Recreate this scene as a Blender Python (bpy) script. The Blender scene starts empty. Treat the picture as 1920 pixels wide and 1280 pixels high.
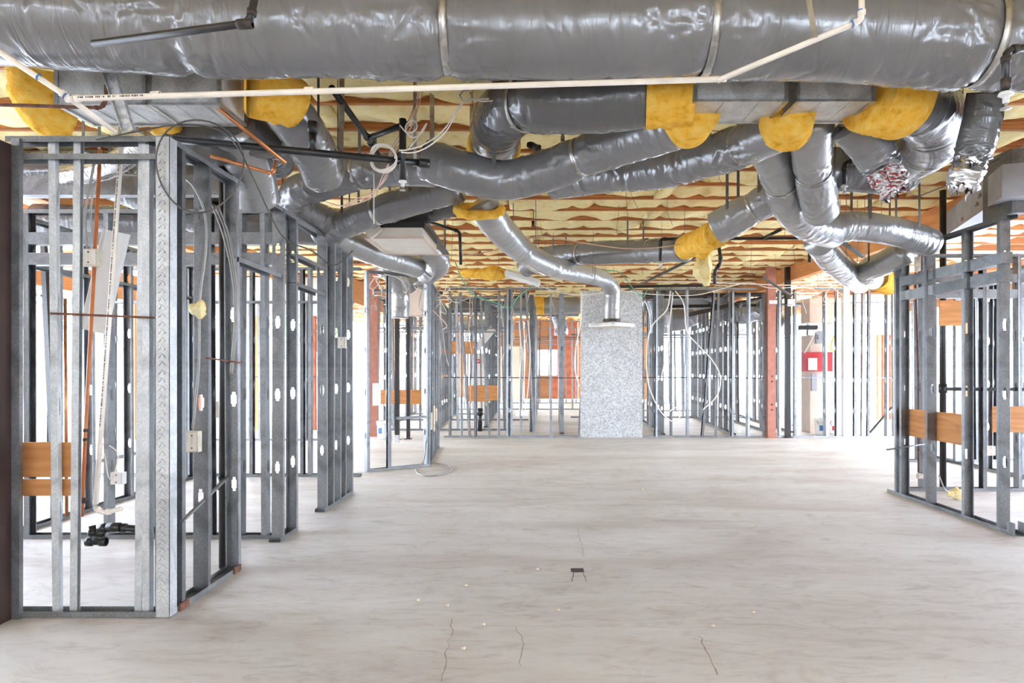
import bpy, bmesh, math, random
import numpy as np
from mathutils import Vector, Matrix

# ------------------------------------------------------------------ camera, sky, exposure
F = 1280.0; VX = 1005.0; VY = 690.0; CH = 1.42      # focal length and vanishing point in pixels, eye height
scene = bpy.context.scene
col = scene.collection
cam_d = bpy.data.cameras.new('camera'); cam = bpy.data.objects.new('camera', cam_d); col.objects.link(cam)
cam.location = (0, 0, CH); cam.rotation_euler = (math.pi/2, 0, 0)
cam_d.sensor_width = 36.0; cam_d.lens = 36.0*F/1920.0
cam_d.shift_x = -(VX-960)/1920.0; cam_d.shift_y = (VY-640)/1920.0
cam_d.clip_start = 0.05; cam_d.clip_end = 300
scene.camera = cam

world = bpy.data.worlds.new('overcast_sky'); scene.world = world; world.use_nodes = True
bg = world.node_tree.nodes['Background']
bg.inputs[0].default_value = (0.81, 0.94, 1.13, 1); bg.inputs[1].default_value = 21.5
vs = scene.view_settings
vs.view_transform = 'Standard'; vs.look = 'None'; vs.gamma = 1.0; vs.use_curve_mapping = False
vs.exposure = 0.0
scene.cycles.max_bounces = 10; scene.cycles.diffuse_bounces = 6; scene.cycles.glossy_bounces = 4

rng = random.Random(7)
nrng = np.random.default_rng(5)
def V(*a): return Vector(a)
def P(px, py, Y): return Vector(((px-VX)*Y/F, Y, CH-(py-VY)*Y/F))     # a photo pixel at depth Y
def PZ(px, py, z): return P(px, py, (z-CH)*F/(VY-py))                 # a photo pixel at height z
def PX(px, Y): return (px-VX)*Y/F

# ------------------------------------------------------------------ materials
M = {}
def new_mat(name):
    m = bpy.data.materials.new(name); m.use_nodes = True; M[name] = m
    nt = m.node_tree; b = nt.nodes['Principled BSDF']
    return m, nt, b
def N(nt, kind, **kw):
    n = nt.nodes.new(kind)
    for k, v in kw.items():
        if k in n.inputs.keys(): n.inputs[k].default_value = v
        else: setattr(n, k, v)
    return n
def coords(nt, out='Object', scale=(1,1,1), rot=(0,0,0)):
    tc = N(nt, 'ShaderNodeTexCoord'); mp = N(nt, 'ShaderNodeMapping')
    mp.inputs['Scale'].default_value = scale; mp.inputs['Rotation'].default_value = rot
    nt.links.new(tc.outputs[out], mp.inputs[0]); return mp.outputs[0]
def ramp(nt, fac, stops):
    r = N(nt, 'ShaderNodeValToRGB'); el = r.color_ramp.elements
    while len(el) < len(stops): el.new(0.5)
    for e, (p, c) in zip(el, stops): e.position = p; e.color = (*c, 1)
    nt.links.new(fac, r.inputs[0]); return r.outputs[0]
def bump(nt, b, h, strength, dist=0.01):
    n = N(nt, 'ShaderNodeBump'); n.inputs['Strength'].default_value = strength; n.inputs['Distance'].default_value = dist
    nt.links.new(h, n.inputs['Height']); nt.links.new(n.outputs[0], b.inputs['Normal'])
def mix(nt, a, bcol, fac, mode='MIX'):
    n = N(nt, 'ShaderNodeMix', data_type='RGBA', blend_type=mode)
    for s, v in ((n.inputs[6], a), (n.inputs[7], bcol)):
        if hasattr(v, 'links') or hasattr(v, 'is_linked'): nt.links.new(v, s)
        else: s.default_value = (*v, 1)
    if isinstance(fac, (int, float)): n.inputs[0].default_value = fac
    else: nt.links.new(fac, n.inputs[0])
    return n.outputs[2]
def obj_random(nt, lo, hi):
    oi = N(nt, 'ShaderNodeObjectInfo'); mr = N(nt, 'ShaderNodeMapRange')
    mr.inputs['To Min'].default_value = lo; mr.inputs['To Max'].default_value = hi
    nt.links.new(oi.outputs['Random'], mr.inputs[0]); return mr.outputs[0]
def plain(name, c, rough=0.5, metal=0.0, noise=0.12, scale=12, bmp=0.0, vary=0.0):
    m, nt, b = new_mat(name)
    co = coords(nt)
    n = N(nt, 'ShaderNodeTexNoise'); n.inputs['Scale'].default_value = scale; n.inputs['Detail'].default_value = 4
    nt.links.new(co, n.inputs['Vector'])
    lo = tuple(x*(1-noise*1.6) for x in c); hi = tuple(min(1, x*(1+noise)) for x in c)
    cc = ramp(nt, n.outputs[0], [(0.3, lo), (0.7, hi)])
    if vary:
        hsv = N(nt, 'ShaderNodeHueSaturation'); nt.links.new(cc, hsv.inputs['Color'])
        nt.links.new(obj_random(nt, 1-vary, 1+vary), hsv.inputs['Value']); cc = hsv.outputs[0]
    nt.links.new(cc, b.inputs['Base Color'])
    b.inputs['Roughness'].default_value = rough; b.inputs['Metallic'].default_value = metal
    if bmp: bump(nt, b, n.outputs[0], bmp, 0.02)
    return m
def galv(name, lo, hi, rough=0.38, metal=0.85, spangle=55, vary=0.25, stain=0.68):
    m, nt, b = new_mat(name)
    co = coords(nt)
    v = N(nt, 'ShaderNodeTexVoronoi'); v.inputs['Scale'].default_value = spangle; nt.links.new(co, v.inputs['Vector'])
    n = N(nt, 'ShaderNodeTexNoise'); n.inputs['Scale'].default_value = 3.2; n.inputs['Detail'].default_value = 5; n.inputs['Distortion'].default_value = 1.5
    nt.links.new(co, n.inputs['Vector'])
    sp = N(nt, 'ShaderNodeRGBToBW'); nt.links.new(v.outputs['Color'], sp.inputs[0])
    base = ramp(nt, sp.outputs[0], [(0.2, lo), (0.8, hi)])
    st = ramp(nt, n.outputs[0], [(0.34, (stain, stain, stain)), (0.55, (1, 1, 1))])
    c = mix(nt, base, st, 1.0, 'MULTIPLY')
    hsv = N(nt, 'ShaderNodeHueSaturation'); nt.links.new(c, hsv.inputs['Color'])
    nt.links.new(obj_random(nt, 1-vary, 1+vary), hsv.inputs['Value'])
    nt.links.new(hsv.outputs[0], b.inputs['Base Color'])
    b.inputs['Metallic'].default_value = metal
    rr = N(nt, 'ShaderNodeMapRange'); rr.inputs['To Min'].default_value = rough-0.08; rr.inputs['To Max'].default_value = rough+0.14
    nt.links.new(n.outputs[0], rr.inputs[0]); nt.links.new(rr.outputs[0], b.inputs['Roughness'])
    bump(nt, b, n.outputs[0], 0.12, 0.02)
    return m
galv('galvanised', (0.22, 0.228, 0.235), (0.28, 0.288, 0.295), spangle=110, rough=0.40)
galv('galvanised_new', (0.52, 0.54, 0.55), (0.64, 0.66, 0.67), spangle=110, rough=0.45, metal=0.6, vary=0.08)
galv('galvanised_sheet', (0.39, 0.39, 0.39), (0.63, 0.63, 0.63), rough=0.42, metal=0.5, spangle=40, vary=0.02, stain=0.9)
galv('galvanised_box', (0.56, 0.56, 0.55), (0.70, 0.70, 0.69), rough=0.5, metal=0.35, spangle=150, vary=0.04)
galv('strap_metal', (0.46, 0.45, 0.42), (0.62, 0.61, 0.57), rough=0.3, metal=0.9, spangle=30, vary=0.05)

def film(name, base, metal=0.25, rough=0.27, bstr=0.45):
    m, nt, b = new_mat(name)
    tc = N(nt, 'ShaderNodeTexCoord')
    def wr(scale, rot, det, dist):
        mp = N(nt, 'ShaderNodeMapping'); mp.inputs['Scale'].default_value = scale; mp.inputs['Rotation'].default_value = (0, 0, rot)
        nt.links.new(tc.outputs['UV'], mp.inputs[0])
        n = N(nt, 'ShaderNodeTexNoise'); n.inputs['Scale'].default_value = 1.0; n.inputs['Detail'].default_value = det; n.inputs['Distortion'].default_value = dist
        nt.links.new(mp.outputs[0], n.inputs['Vector'])
        mr = N(nt, 'ShaderNodeMath', operation='SUBTRACT'); mr.inputs[1].default_value = 0.5; nt.links.new(n.outputs[0], mr.inputs[0])
        ab = N(nt, 'ShaderNodeMath', operation='ABSOLUTE'); nt.links.new(mr.outputs[0], ab.inputs[0])
        return ab.outputs[0]
    a = wr((9, 2.2, 1), 0.6, 2.0, 1.2); c = wr((8, 1.8, 1), -0.7, 2.0, 1.0); d = wr((3.5, 2.5, 1), 0.1, 3, 0.6)
    s = N(nt, 'ShaderNodeMath', operation='MINIMUM'); nt.links.new(a, s.inputs[0]); nt.links.new(c, s.inputs[1])
    s2 = N(nt, 'ShaderNodeMath', operation='ADD'); nt.links.new(s.outputs[0], s2.inputs[0]); nt.links.new(d, s2.inputs[1])
    bump(nt, b, s2.outputs[0], bstr, 0.035)
    n = N(nt, 'ShaderNodeTexNoise'); n.inputs['Scale'].default_value = 2.5; n.inputs['Detail'].default_value = 3
    nt.links.new(coords(nt), n.inputs['Vector'])
    cc = ramp(nt, n.outputs[0], [(0.3, tuple(x*0.88 for x in base)), (0.7, tuple(x*1.1 for x in base))])
    nt.links.new(cc, b.inputs['Base Color'])
    b.inputs['Metallic'].default_value = metal; b.inputs['Roughness'].default_value = rough
    b.inputs['Coat Weight'].default_value = 0.5; b.inputs['Coat Roughness'].default_value = 0.10
    return m
film('grey_film', (0.205, 0.203, 0.205))
film('dark_film', (0.12, 0.12, 0.122), rough=0.25)
film('silver_film', (0.34, 0.34, 0.34), metal=0.5, rough=0.28)
film('foil', (0.62, 0.62, 0.63), metal=0.9, rough=0.25, bstr=0.9)
# torn foil with red print
m, nt, b = new_mat('printed_foil')
n = N(nt, 'ShaderNodeTexNoise'); n.inputs['Scale'].default_value = 26; n.inputs['Detail'].default_value = 2; nt.links.new(coords(nt, scale=(1, 1, 2.2)), n.inputs['Vector'])
nt.links.new(ramp(nt, n.outputs[0], [(0.40, (0.36, 0.06, 0.06)), (0.48, (0.62, 0.6, 0.6)), (0.62, (0.7, 0.7, 0.71)), (0.70, (0.42, 0.12, 0.12))]), b.inputs['Base Color'])
b.inputs['Metallic'].default_value = 0.7; b.inputs['Roughness'].default_value = 0.3; bump(nt, b, n.outputs[0], 0.9, 0.03)

def fibre(name, lo, mid, hi, sc=7):
    m, nt, b = new_mat(name)
    co = coords(nt, scale=(1, 1, 1))
    n = N(nt, 'ShaderNodeTexNoise'); n.inputs['Scale'].default_value = sc; n.inputs['Detail'].default_value = 8; n.inputs['Roughness'].default_value = 0.65
    nt.links.new(co, n.inputs['Vector'])
    cc = ramp(nt, n.outputs[0], [(0.30, lo), (0.45, mid), (0.68, hi)])
    nt.links.new(cc, b.inputs['Base Color']); b.inputs['Roughness'].default_value = 0.95
    b.inputs['Specular IOR Level'].default_value = 0.05
    bump(nt, b, n.outputs[0], 0.8, 0.03)
fibre('batt', (0.70, 0.50, 0.17), (0.92, 0.75, 0.36), (0.94, 0.83, 0.52))
fibre('duct_wrap', (0.66, 0.32, 0.03), (0.92, 0.50, 0.06), (0.95, 0.64, 0.16), sc=14)
fibre('red_wrap', (0.42, 0.06, 0.05), (0.62, 0.14, 0.11), (0.7, 0.25, 0.2), sc=12)

def wood(name, lo, hi, scale=(1, 14, 14), vary=0.15, rough=0.65, wave=0.35):
    m, nt, b = new_mat(name)
    co = coords(nt, scale=scale)
    n = N(nt, 'ShaderNodeTexNoise'); n.inputs['Scale'].default_value = 1.6; n.inputs['Detail'].default_value = 5; n.inputs['Distortion'].default_value = 1.2
    nt.links.new(co, n.inputs['Vector'])
    w = N(nt, 'ShaderNodeTexWave', wave_type='RINGS'); w.inputs['Scale'].default_value = 0.8; w.inputs['Distortion'].default_value = 5; w.inputs['Detail'].default_value = 3
    nt.links.new(co, w.inputs['Vector'])
    a = N(nt, 'ShaderNodeMath', operation='MULTIPLY_ADD'); a.inputs[1].default_value = wave; nt.links.new(w.outputs[1], a.inputs[0]); 
    h = N(nt, 'ShaderNodeMath', operation='MULTIPLY'); h.inputs[1].default_value = 0.75; nt.links.new(n.outputs[0], h.inputs[0]); nt.links.new(h.outputs[0], a.inputs[2])
    cc = ramp(nt, a.outputs[0], [(0.25, lo), (0.7, hi)])
    hsv = N(nt, 'ShaderNodeHueSaturation'); nt.links.new(cc, hsv.inputs['Color']); nt.links.new(obj_random(nt, 1-vary, 1+vary), hsv.inputs['Value'])
    nt.links.new(hsv.outputs[0], b.inputs['Base Color']); b.inputs['Roughness'].default_value = rough
    bump(nt, b, a.outputs[0], 0.15, 0.01)
wood('joist_wood', (0.30, 0.10, 0.025), (0.50, 0.19, 0.055))
wood('ply', (0.44, 0.17, 0.045), (0.68, 0.31, 0.10), scale=(1.1, 1.1, 7), wave=0.10)
wood('brown_ply', (0.20, 0.08, 0.03), (0.34, 0.15, 0.06), scale=(1.1, 1.1, 5), wave=0.05)
wood('post_wood', (0.50, 0.19, 0.05), (0.68, 0.30, 0.10), scale=(14, 14, 1))
wood('beam_wood', (0.50, 0.20, 0.05), (0.68, 0.31, 0.11), scale=(0.8, 0.8, 12), wave=0.1)
wood('redwood', (0.26, 0.06, 0.025), (0.40, 0.11, 0.045), scale=(10, 10, 1))
wood('deck', (0.18, 0.08, 0.03), (0.28, 0.13, 0.05))
plain('grey_wrap', (0.34, 0.34, 0.37), 0.42, 0.1, 0.12, 5, 0.3)
plain('hanger_steel', (0.12, 0.12, 0.115), 0.5, 0.5, 0.2, 12)
plain('brown_steel', (0.38, 0.15, 0.10), 0.5, 0.0, 0.12, 9, vary=0.05)
plain('dark_brown', (0.045, 0.02, 0.013), 0.5, 0.0, 0.3, 5)
plain('black_pipe', (0.018, 0.017, 0.017), 0.32, 0.0, 0.3, 20)
plain('iron', (0.06, 0.045, 0.04), 0.5, 0.3, 0.35, 25)
plain('pvc', (0.90, 0.82, 0.72), 0.42, 0, 0.08, 8)
plain('blue_glue', (0.08, 0.2, 0.5), 0.5)
plain('copper', (0.62, 0.25, 0.10), 0.35, 0.8, 0.2, 14)
plain('orange_pipe', (0.55, 0.17, 0.05), 0.45, 0.1, 0.15, 10)
plain('rust', (0.17, 0.07, 0.04), 0.8, 0.1, 0.35, 25)
plain('white_cable', (0.78, 0.72, 0.66), 0.5, 0, 0.05)
plain('pink_cable', (0.68, 0.46, 0.36), 0.5, 0, 0.05)
plain('grey_cable', (0.33, 0.32, 0.30), 0.45, 0.2, 0.1)
plain('dark_cable', (0.08, 0.075, 0.07), 0.5)
plain('green_cable', (0.10, 0.42, 0.28), 0.5)
plain('yellow_cable', (0.75, 0.6, 0.06), 0.5)
plain('white_paint', (0.80, 0.79, 0.77), 0.45, 0, 0.05, 6)
plain('cream_box', (0.60, 0.55, 0.44), 0.5, 0.1, 0.15, 14)
plain('beige', (0.62, 0.50, 0.41), 0.6, 0, 0.06, 4)
plain('beige_light', (0.72, 0.66, 0.58), 0.5, 0, 0.06, 4)
plain('red_enamel', (0.52, 0.012, 0.02), 0.35, 0, 0.05)
plain('grey_enamel', (0.30, 0.32, 0.34), 0.45, 0.2, 0.1)
plain('blue_print', (0.05, 0.16, 0.42), 0.5)
plain('black_plastic', (0.02, 0.02, 0.022), 0.45)
plain('bucket_white', (0.82, 0.82, 0.80), 0.4, 0, 0.05)
plain('drywall_scrap', (0.72, 0.60, 0.48), 0.9, 0, 0.2, 20)
plain('blocker_stucco', (0.80, 0.79, 0.76), 0.9, 0, 0.06, 8)  # finish of the added unseen panels that hold back daylight
plain('low_wall_blue', (0.50, 0.53, 0.60), 0.9, 0, 0.1, 6)
plain('bark', (0.16, 0.11, 0.08), 0.9, 0, 0.3, 14, 0.5)
plain('leaf', (0.45, 0.55, 0.36), 0.6, 0, 0.3, 6, vary=0.3)
plain('paving', (0.70, 0.69, 0.67), 0.9, 0, 0.06, 1.2)
plain('crack_dark', (0.34, 0.30, 0.27), 0.95, 0, 0.2, 30)
plain('crack_light', (0.50, 0.46, 0.43), 0.95, 0, 0.1, 30)
plain('pit_dark', (0.05, 0.04, 0.035), 0.95)
# concrete
m, nt, b = new_mat('concrete')
co = coords(nt)
n1 = N(nt, 'ShaderNodeTexNoise'); n1.inputs['Scale'].default_value = 0.55; n1.inputs['Detail'].default_value = 7; n1.inputs['Roughness'].default_value = 0.6; n1.inputs['Distortion'].default_value = 0.8
n2 = N(nt, 'ShaderNodeTexNoise'); n2.inputs['Scale'].default_value = 5; n2.inputs['Detail'].default_value = 8; n2.inputs['Roughness'].default_value = 0.7; n2.inputs['Distortion'].default_value = 1.4
n3 = N(nt, 'ShaderNodeTexNoise'); n3.inputs['Scale'].default_value = 60; n3.inputs['Detail'].default_value = 3
mp = coords(nt, scale=(0.6, 1.9, 1))
nt.links.new(mp, n1.inputs['Vector']); nt.links.new(mp, n2.inputs['Vector']); nt.links.new(co, n3.inputs['Vector'])
c1 = ramp(nt, n1.outputs[0], [(0.34, (0.50, 0.465, 0.46)), (0.50, (0.60, 0.585, 0.585)), (0.66, (0.68, 0.68, 0.69))])
c2 = ramp(nt, n2.outputs[0], [(0.30, (0.72, 0.69, 0.67)), (0.46, (0.96, 0.95, 0.94)), (0.56, (1, 1, 1)), (0.72, (1.0, 1.0, 1.0))])
cc = mix(nt, c1, c2, 0.9, 'MULTIPLY')
n4 = N(nt, 'ShaderNodeTexNoise'); n4.inputs['Scale'].default_value = 1.7; n4.inputs['Detail'].default_value = 9; n4.inputs['Roughness'].default_value = 0.75; n4.inputs['Distortion'].default_value = 2.5
nt.links.new(coords(nt, scale=(0.8, 1.3, 1), rot=(0, 0, 0.5)), n4.inputs['Vector'])
cc = mix(nt, cc, ramp(nt, n4.outputs[0], [(0.36, (0.80, 0.77, 0.75)), (0.48, (1, 1, 1)), (0.58, (1.0, 1.0, 1.0)), (0.66, (1.0, 1.0, 1.0))]), 0.7, 'MULTIPLY')
nt.links.new(cc, b.inputs['Base Color'])
rr = N(nt, 'ShaderNodeMapRange'); rr.inputs['To Min'].default_value = 0.45; rr.inputs['To Max'].default_value = 0.75
nt.links.new(n2.outputs[0], rr.inputs[0]); nt.links.new(rr.outputs[0], b.inputs['Roughness'])
b.inputs['Specular IOR Level'].default_value = 0.45
sm = N(nt, 'ShaderNodeMath', operation='MULTIPLY_ADD'); sm.inputs[1].default_value = 0.12; nt.links.new(n3.outputs[0], sm.inputs[0]); nt.links.new(n2.outputs[0], sm.inputs[2])
bump(nt, b, sm.outputs[0], 0.25, 0.01)

# ------------------------------------------------------------------ mesh helpers
def woff(o):                       # world offset of an unrotated parent chain
    v = Vector((0, 0, 0))
    while o is not None: v += o.location; o = o.parent
    return v
class MB:
    def __init__(s): s.v = []; s.f = []; s.uv = {}; s.smooth = False
    def add(s, vs, fs):
        o = len(s.v); s.v += [tuple(x) for x in vs]; s.f += [tuple(i+o for i in f) for f in fs]
    def box(s, lo, hi):
        x0, y0, z0 = lo; x1, y1, z1 = hi
        s.add([(x0,y0,z0),(x1,y0,z0),(x1,y1,z0),(x0,y1,z0),(x0,y0,z1),(x1,y0,z1),(x1,y1,z1),(x0,y1,z1)],
              [(0,3,2,1),(4,5,6,7),(0,1,5,4),(1,2,6,5),(2,3,7,6),(3,0,4,7)]); return s
    def bar(s, a, b, w, h, up=(0,0,1)):
        a = Vector(a); b = Vector(b); d = (b-a).normalized(); u = Vector(up)
        if abs(d.dot(u)) > 0.98: u = Vector((0, 1, 0))
        sx = d.cross(u).normalized(); u = sx.cross(d).normalized()
        vs = []
        for p in (a, b):
            for i, j in ((-1,-1),(1,-1),(1,1),(-1,1)): vs.append(p+sx*(w/2*i)+u*(h/2*j))
        s.add(vs, [(0,3,2,1),(4,5,6,7),(0,1,5,4),(1,2,6,5),(2,3,7,6),(3,0,4,7)]); return s
    def lathe(s, prof, c, segs=20, axis=(0,0,1)):
        q = Vector((0,0,1)).rotation_difference(Vector(axis)); vs = []; fs = []
        for r, z in prof:
            for k in range(segs):
                a = 2*math.pi*k/segs; vs.append(Vector(c)+q @ Vector((r*math.cos(a), r*math.sin(a), z)))
        for i in range(len(prof)-1):
            for k in range(segs):
                k2 = (k+1) % segs; fs.append((i*segs+k, i*segs+k2, (i+1)*segs+k2, (i+1)*segs+k))
        s.add(vs, fs); return s
    def sheet(s, quads, t=0.0012): pass
    def build(s, name, mat, parent=None, smooth=None):
        off = Vector((0,0,0))
        me = bpy.data.meshes.new(name)
        if parent is not None: off = woff(parent)
        else:
            a = np.array(s.v); off = Vector(((a[:,0].min()+a[:,0].max())/2, (a[:,1].min()+a[:,1].max())/2, a[:,2].min()))
        me.from_pydata([tuple(Vector(v)-off) for v in s.v], [], s.f)
        me.materials.append(M[mat])
        if smooth if smooth is not None else s.smooth:
            me.polygons.foreach_set('use_smooth', [True]*len(me.polygons))
        me.update()
        o = bpy.data.objects.new(name, me); col.objects.link(o)
        if parent is not None: o.parent = parent
        else: o.location = off
        return o
def tag(o, label=None, cat=None, group=None, kind=None):
    if label: o['label'] = label
    if cat: o['category'] = cat
    if group: o['group'] = group
    if kind: o['kind'] = kind
    return o
def empty(name, loc, label, cat, group=None, rz=0, kind='thing'):
    o = bpy.data.objects.new(name, None); col.objects.link(o); o.location = loc; o.rotation_euler = (0, 0, rz)
    o.empty_display_size = 0.1
    return tag(o, label, cat, group, kind)

def catmull(pts, ds):
    pts = [Vector(p) for p in pts]
    if len(pts) == 2: pts = [pts[0], (pts[0]+pts[1])/2, pts[1]]
    ex = [2*pts[0]-pts[1]] + pts + [2*pts[-1]-pts[-2]]
    dense = []
    for i in range(1, len(ex)-2):
        p0, p1, p2, p3 = ex[i-1:i+3]
        for k in range(16):
            t = k/16
            dense.append(0.5*((2*p1)+(p2-p0)*t+(2*p0-5*p1+4*p2-p3)*t*t+(3*p1-p0-3*p2+p3)*t**3))
    dense.append(pts[-1])
    L = [0]
    for a, b in zip(dense, dense[1:]): L.append(L[-1]+(b-a).length)
    n = max(2, int(math.ceil(L[-1]/ds))+1)
    D = np.array([list(p) for p in dense]); s = np.linspace(0, L[-1], n)
    R = np.stack([np.interp(s, L, D[:, k]) for k in range(3)], 1)
    return R, s
def frames(R):
    T = np.gradient(R, axis=0); T /= np.linalg.norm(T, axis=1)[:, None]+1e-9
    u = np.array([0, 0, 1.0]) if abs(T[0][2]) < 0.9 else np.array([1.0, 0, 0])
    U = []; 
    for t in T:
        u = u-t*np.dot(u, t); u /= np.linalg.norm(u)+1e-9; U.append(u.copy())
    U = np.array(U); W = np.cross(T, U); return T, U, W
def grid_mesh(name, verts, n, m, mat, parent, uv=None, closed=True, smooth=True, caps=True):
    # verts: (n, m, 3)
    off = np.array(woff(parent)) if parent is not None else verts.reshape(-1, 3).mean(0)*0+verts[0].mean(0)
    vv = (verts.reshape(-1, 3)-off)
    fs = []
    mm = m if closed else m-1
    for i in range(n-1):
        for k in range(mm):
            k2 = (k+1) % m; fs.append((i*m+k, i*m+k2, (i+1)*m+k2, (i+1)*m+k))
    nside = len(fs)
    if caps and closed:
        fs.append(tuple(range(m-1, -1, -1))); fs.append(tuple((n-1)*m+k for k in range(m)))
    me = bpy.data.meshes.new(name); me.from_pydata(vv.tolist(), [], fs); me.materials.append(M[mat])
    if uv is not None:
        lay = me.uv_layers.new(name='UVMap'); us, circ = uv
        data = np.zeros((len(me.loops), 2)); li = 0
        for fi, f in enumerate(fs):
            if fi < nside:
                i = fi//mm; k = fi % mm
                data[li:li+4] = [(us[i], circ*k/m), (us[i], circ*(k+1)/m), (us[i+1], circ*(k+1)/m), (us[i+1], circ*k/m)]
                li += 4
            else: li += len(f)
        lay.data.foreach_set('uv', data.ravel())
    me.polygons.foreach_set('use_smooth', [smooth]*len(me.polygons)); me.update()
    o = bpy.data.objects.new(name, me); col.objects.link(o)
    if parent is not None: o.parent = parent
    else: o.location = off
    return o
def tube(name, pts, r, mat, parent=None, ds=0.06, segs=8, smooth_path=True):
    if smooth_path: R, s = catmull(pts, ds)
    else:
        R = np.array([list(p) for p in pts], float)
    T, U, W = frames(R); a = np.linspace(0, 2*np.pi, segs, endpoint=False)
    vv = R[:, None, :]+r*(np.cos(a)[None, :, None]*U[:, None, :]+np.sin(a)[None, :, None]*W[:, None, :])
    return grid_mesh(name, vv, len(R), segs, mat, parent)
def sharp_tube(name, pts, r, mat, parent, segs=12):      # straight pipe runs with tight bends
    q = []
    pts = [Vector(p) for p in pts]
    for i, p in enumerate(pts):
        if 0 < i < len(pts)-1:
            a = (pts[i-1]-p); b = (pts[i+1]-p); k = min(r*2.2, a.length*0.4, b.length*0.4)
            for t in (0, .33, .67, 1):
                A = p+a.normalized()*k; B = p+b.normalized()*k
                q.append(A*(1-t)**2+p*2*t*(1-t)+B*t*t)
        else: q.append(p)
    return tube(name, q, r, mat, parent, segs=segs, smooth_path=False)

# ------------------------------------------------------------------ ducts
def wrinkle(S, A, r, count, h, seed, ring=0.0, straps=()):
    g = np.random.default_rng(seed); H = np.zeros((len(S), len(A)))
    L = S[-1]; arc = A*r; C = 2*np.pi*r
    strokes = []
    clus = g.uniform(0, L, max(2, int(L*1.6)))
    for _ in range(int(count*L*2.2)):
        s0 = g.uniform(0, L) if g.random() < 0.45 else g.choice(clus)+g.normal(0, 0.11)
        strokes.append((s0, g.uniform(0, C), g.normal(0, 0.55), g.uniform(0.15, 0.9)*r*1.3, g.uniform(0.006, 0.022), g.choice([-1.2, 0.8])*h*g.uniform(0.4, 1.1)))
    for sp in straps:
        for _ in range(int(70*C)):
            sd = g.choice([-1, 1]); ln = g.uniform(0.05, 0.20)
            strokes.append((sp+sd*(0.03+ln*0.9), g.uniform(0, C), math.pi/2+g.normal(0, 0.4), ln, g.uniform(0.006, 0.014), g.choice([-1.3, 0.9])*h*g.uniform(0.5, 1.2)))
    for s0, a0, th, ln, w, hh in strokes:
        ext = 2.2*(abs(math.cos(th))*w+abs(math.sin(th))*ln)+0.01
        i0, i1 = np.searchsorted(S, [s0-ext, s0+ext])
        if i1 <= i0: continue
        da = (arc-a0+C/2) % C-C/2
        ds_ = (S[i0:i1]-s0)[:, None]
        u = ds_*math.cos(th)+da[None, :]*math.sin(th); v = -ds_*math.sin(th)+da[None, :]*math.cos(th)
        H[i0:i1] += hh*np.exp(-(u/w)**2-(v/ln)**2)
    if ring:
        H += (ring*np.abs(np.sin(S*2*np.pi/0.055+0.8*np.sin(S*9)))[:, None]*np.ones(len(A))[None, :])
    return H
SEED = [100]
def duct_mesh(name, pts, r, mat, parent, straps=(), count=26, h=0.006, ring=0.0, ds=0.013, segs=64, caps=True, r1=None, sag=0.0, tear=0.0):
    SEED[0] += 1
    if np.mean([p[1] for p in pts]) > 9.5: ds *= 2.2; segs = 40
    R, S = catmull(pts, ds); T, U, W = frames(R); A = np.linspace(0, 2*np.pi, segs, endpoint=False)
    rad = np.full((len(S), segs), r)
    if r1 is not None: rad = (r+(r1-r)*S/S[-1])[:, None]*np.ones(segs)[None, :]
    rad = rad+wrinkle(S, A, r, count, h, SEED[0], ring, [S[-1]*t for t in straps])
    g = np.random.default_rng(SEED[0]+999)
    ph = g.uniform(0, 6, 4)
    rad += (0.018*r*np.sin(S*7+ph[0])[:, None]+0.02*r*np.sin(2*A+ph[1])[None, :]*np.sin(S*3+ph[2])[:, None])
    for t in straps:
        s0 = S[-1]*t
        rad -= (0.10*r*np.exp(-((S-s0)/0.045)**2))[:, None]
    if tear:
        k = np.clip((S-(S[-1]-tear))/tear, 0, 1)
        jag = g.normal(0, 1, (len(S), segs)); jag = (jag+np.roll(jag, 1, 1)+np.roll(jag, 2, 1))/2
        rad += (k[:, None]*(-0.35*r*k[:, None]+0.16*r*jag))
    vv = R[:, None, :]+rad[:, :, None]*(np.cos(A)[None, :, None]*U[:, None, :]+np.sin(A)[None, :, None]*W[:, None, :])
    if tear:
        vv[-1] += T[-1]*g.normal(0, 0.03, (segs, 1)); vv[-2] += T[-1]*g.normal(0, 0.015, (segs, 1))
    return grid_mesh(name, vv, len(S), segs, mat, parent, uv=(S, 2*np.pi*r), caps=caps), (R, S, T, U, W)
def ring_band(name, fr, t, r, width, mat, parent, thick=0.003, segs=40):
    R, S, T, U, W = fr; s0 = S[-1]*t
    i = int(np.clip(np.searchsorted(S, s0), 1, len(S)-2)); c = R[i]; tt = T[i]; u = U[i]; w = W[i]
    A = np.linspace(0, 2*np.pi, segs, endpoint=False)
    prof = [(r, -width/2), (r+thick, -width/2), (r+thick, width/2), (r, width/2), (r, -width/2)]
    vv = np.array([[c+tt*z+rr*(np.cos(a)*u+np.sin(a)*w) for a in A] for rr, z in prof])
    return grid_mesh(name, vv, len(prof), segs, mat, parent, caps=False)
def collar(name, pts, r, parent, mat='duct_wrap', h=0.012):
    o, fr = duct_mesh(name, pts, r, mat, parent, count=60, h=h, ds=0.015, segs=36)
    return o
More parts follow.
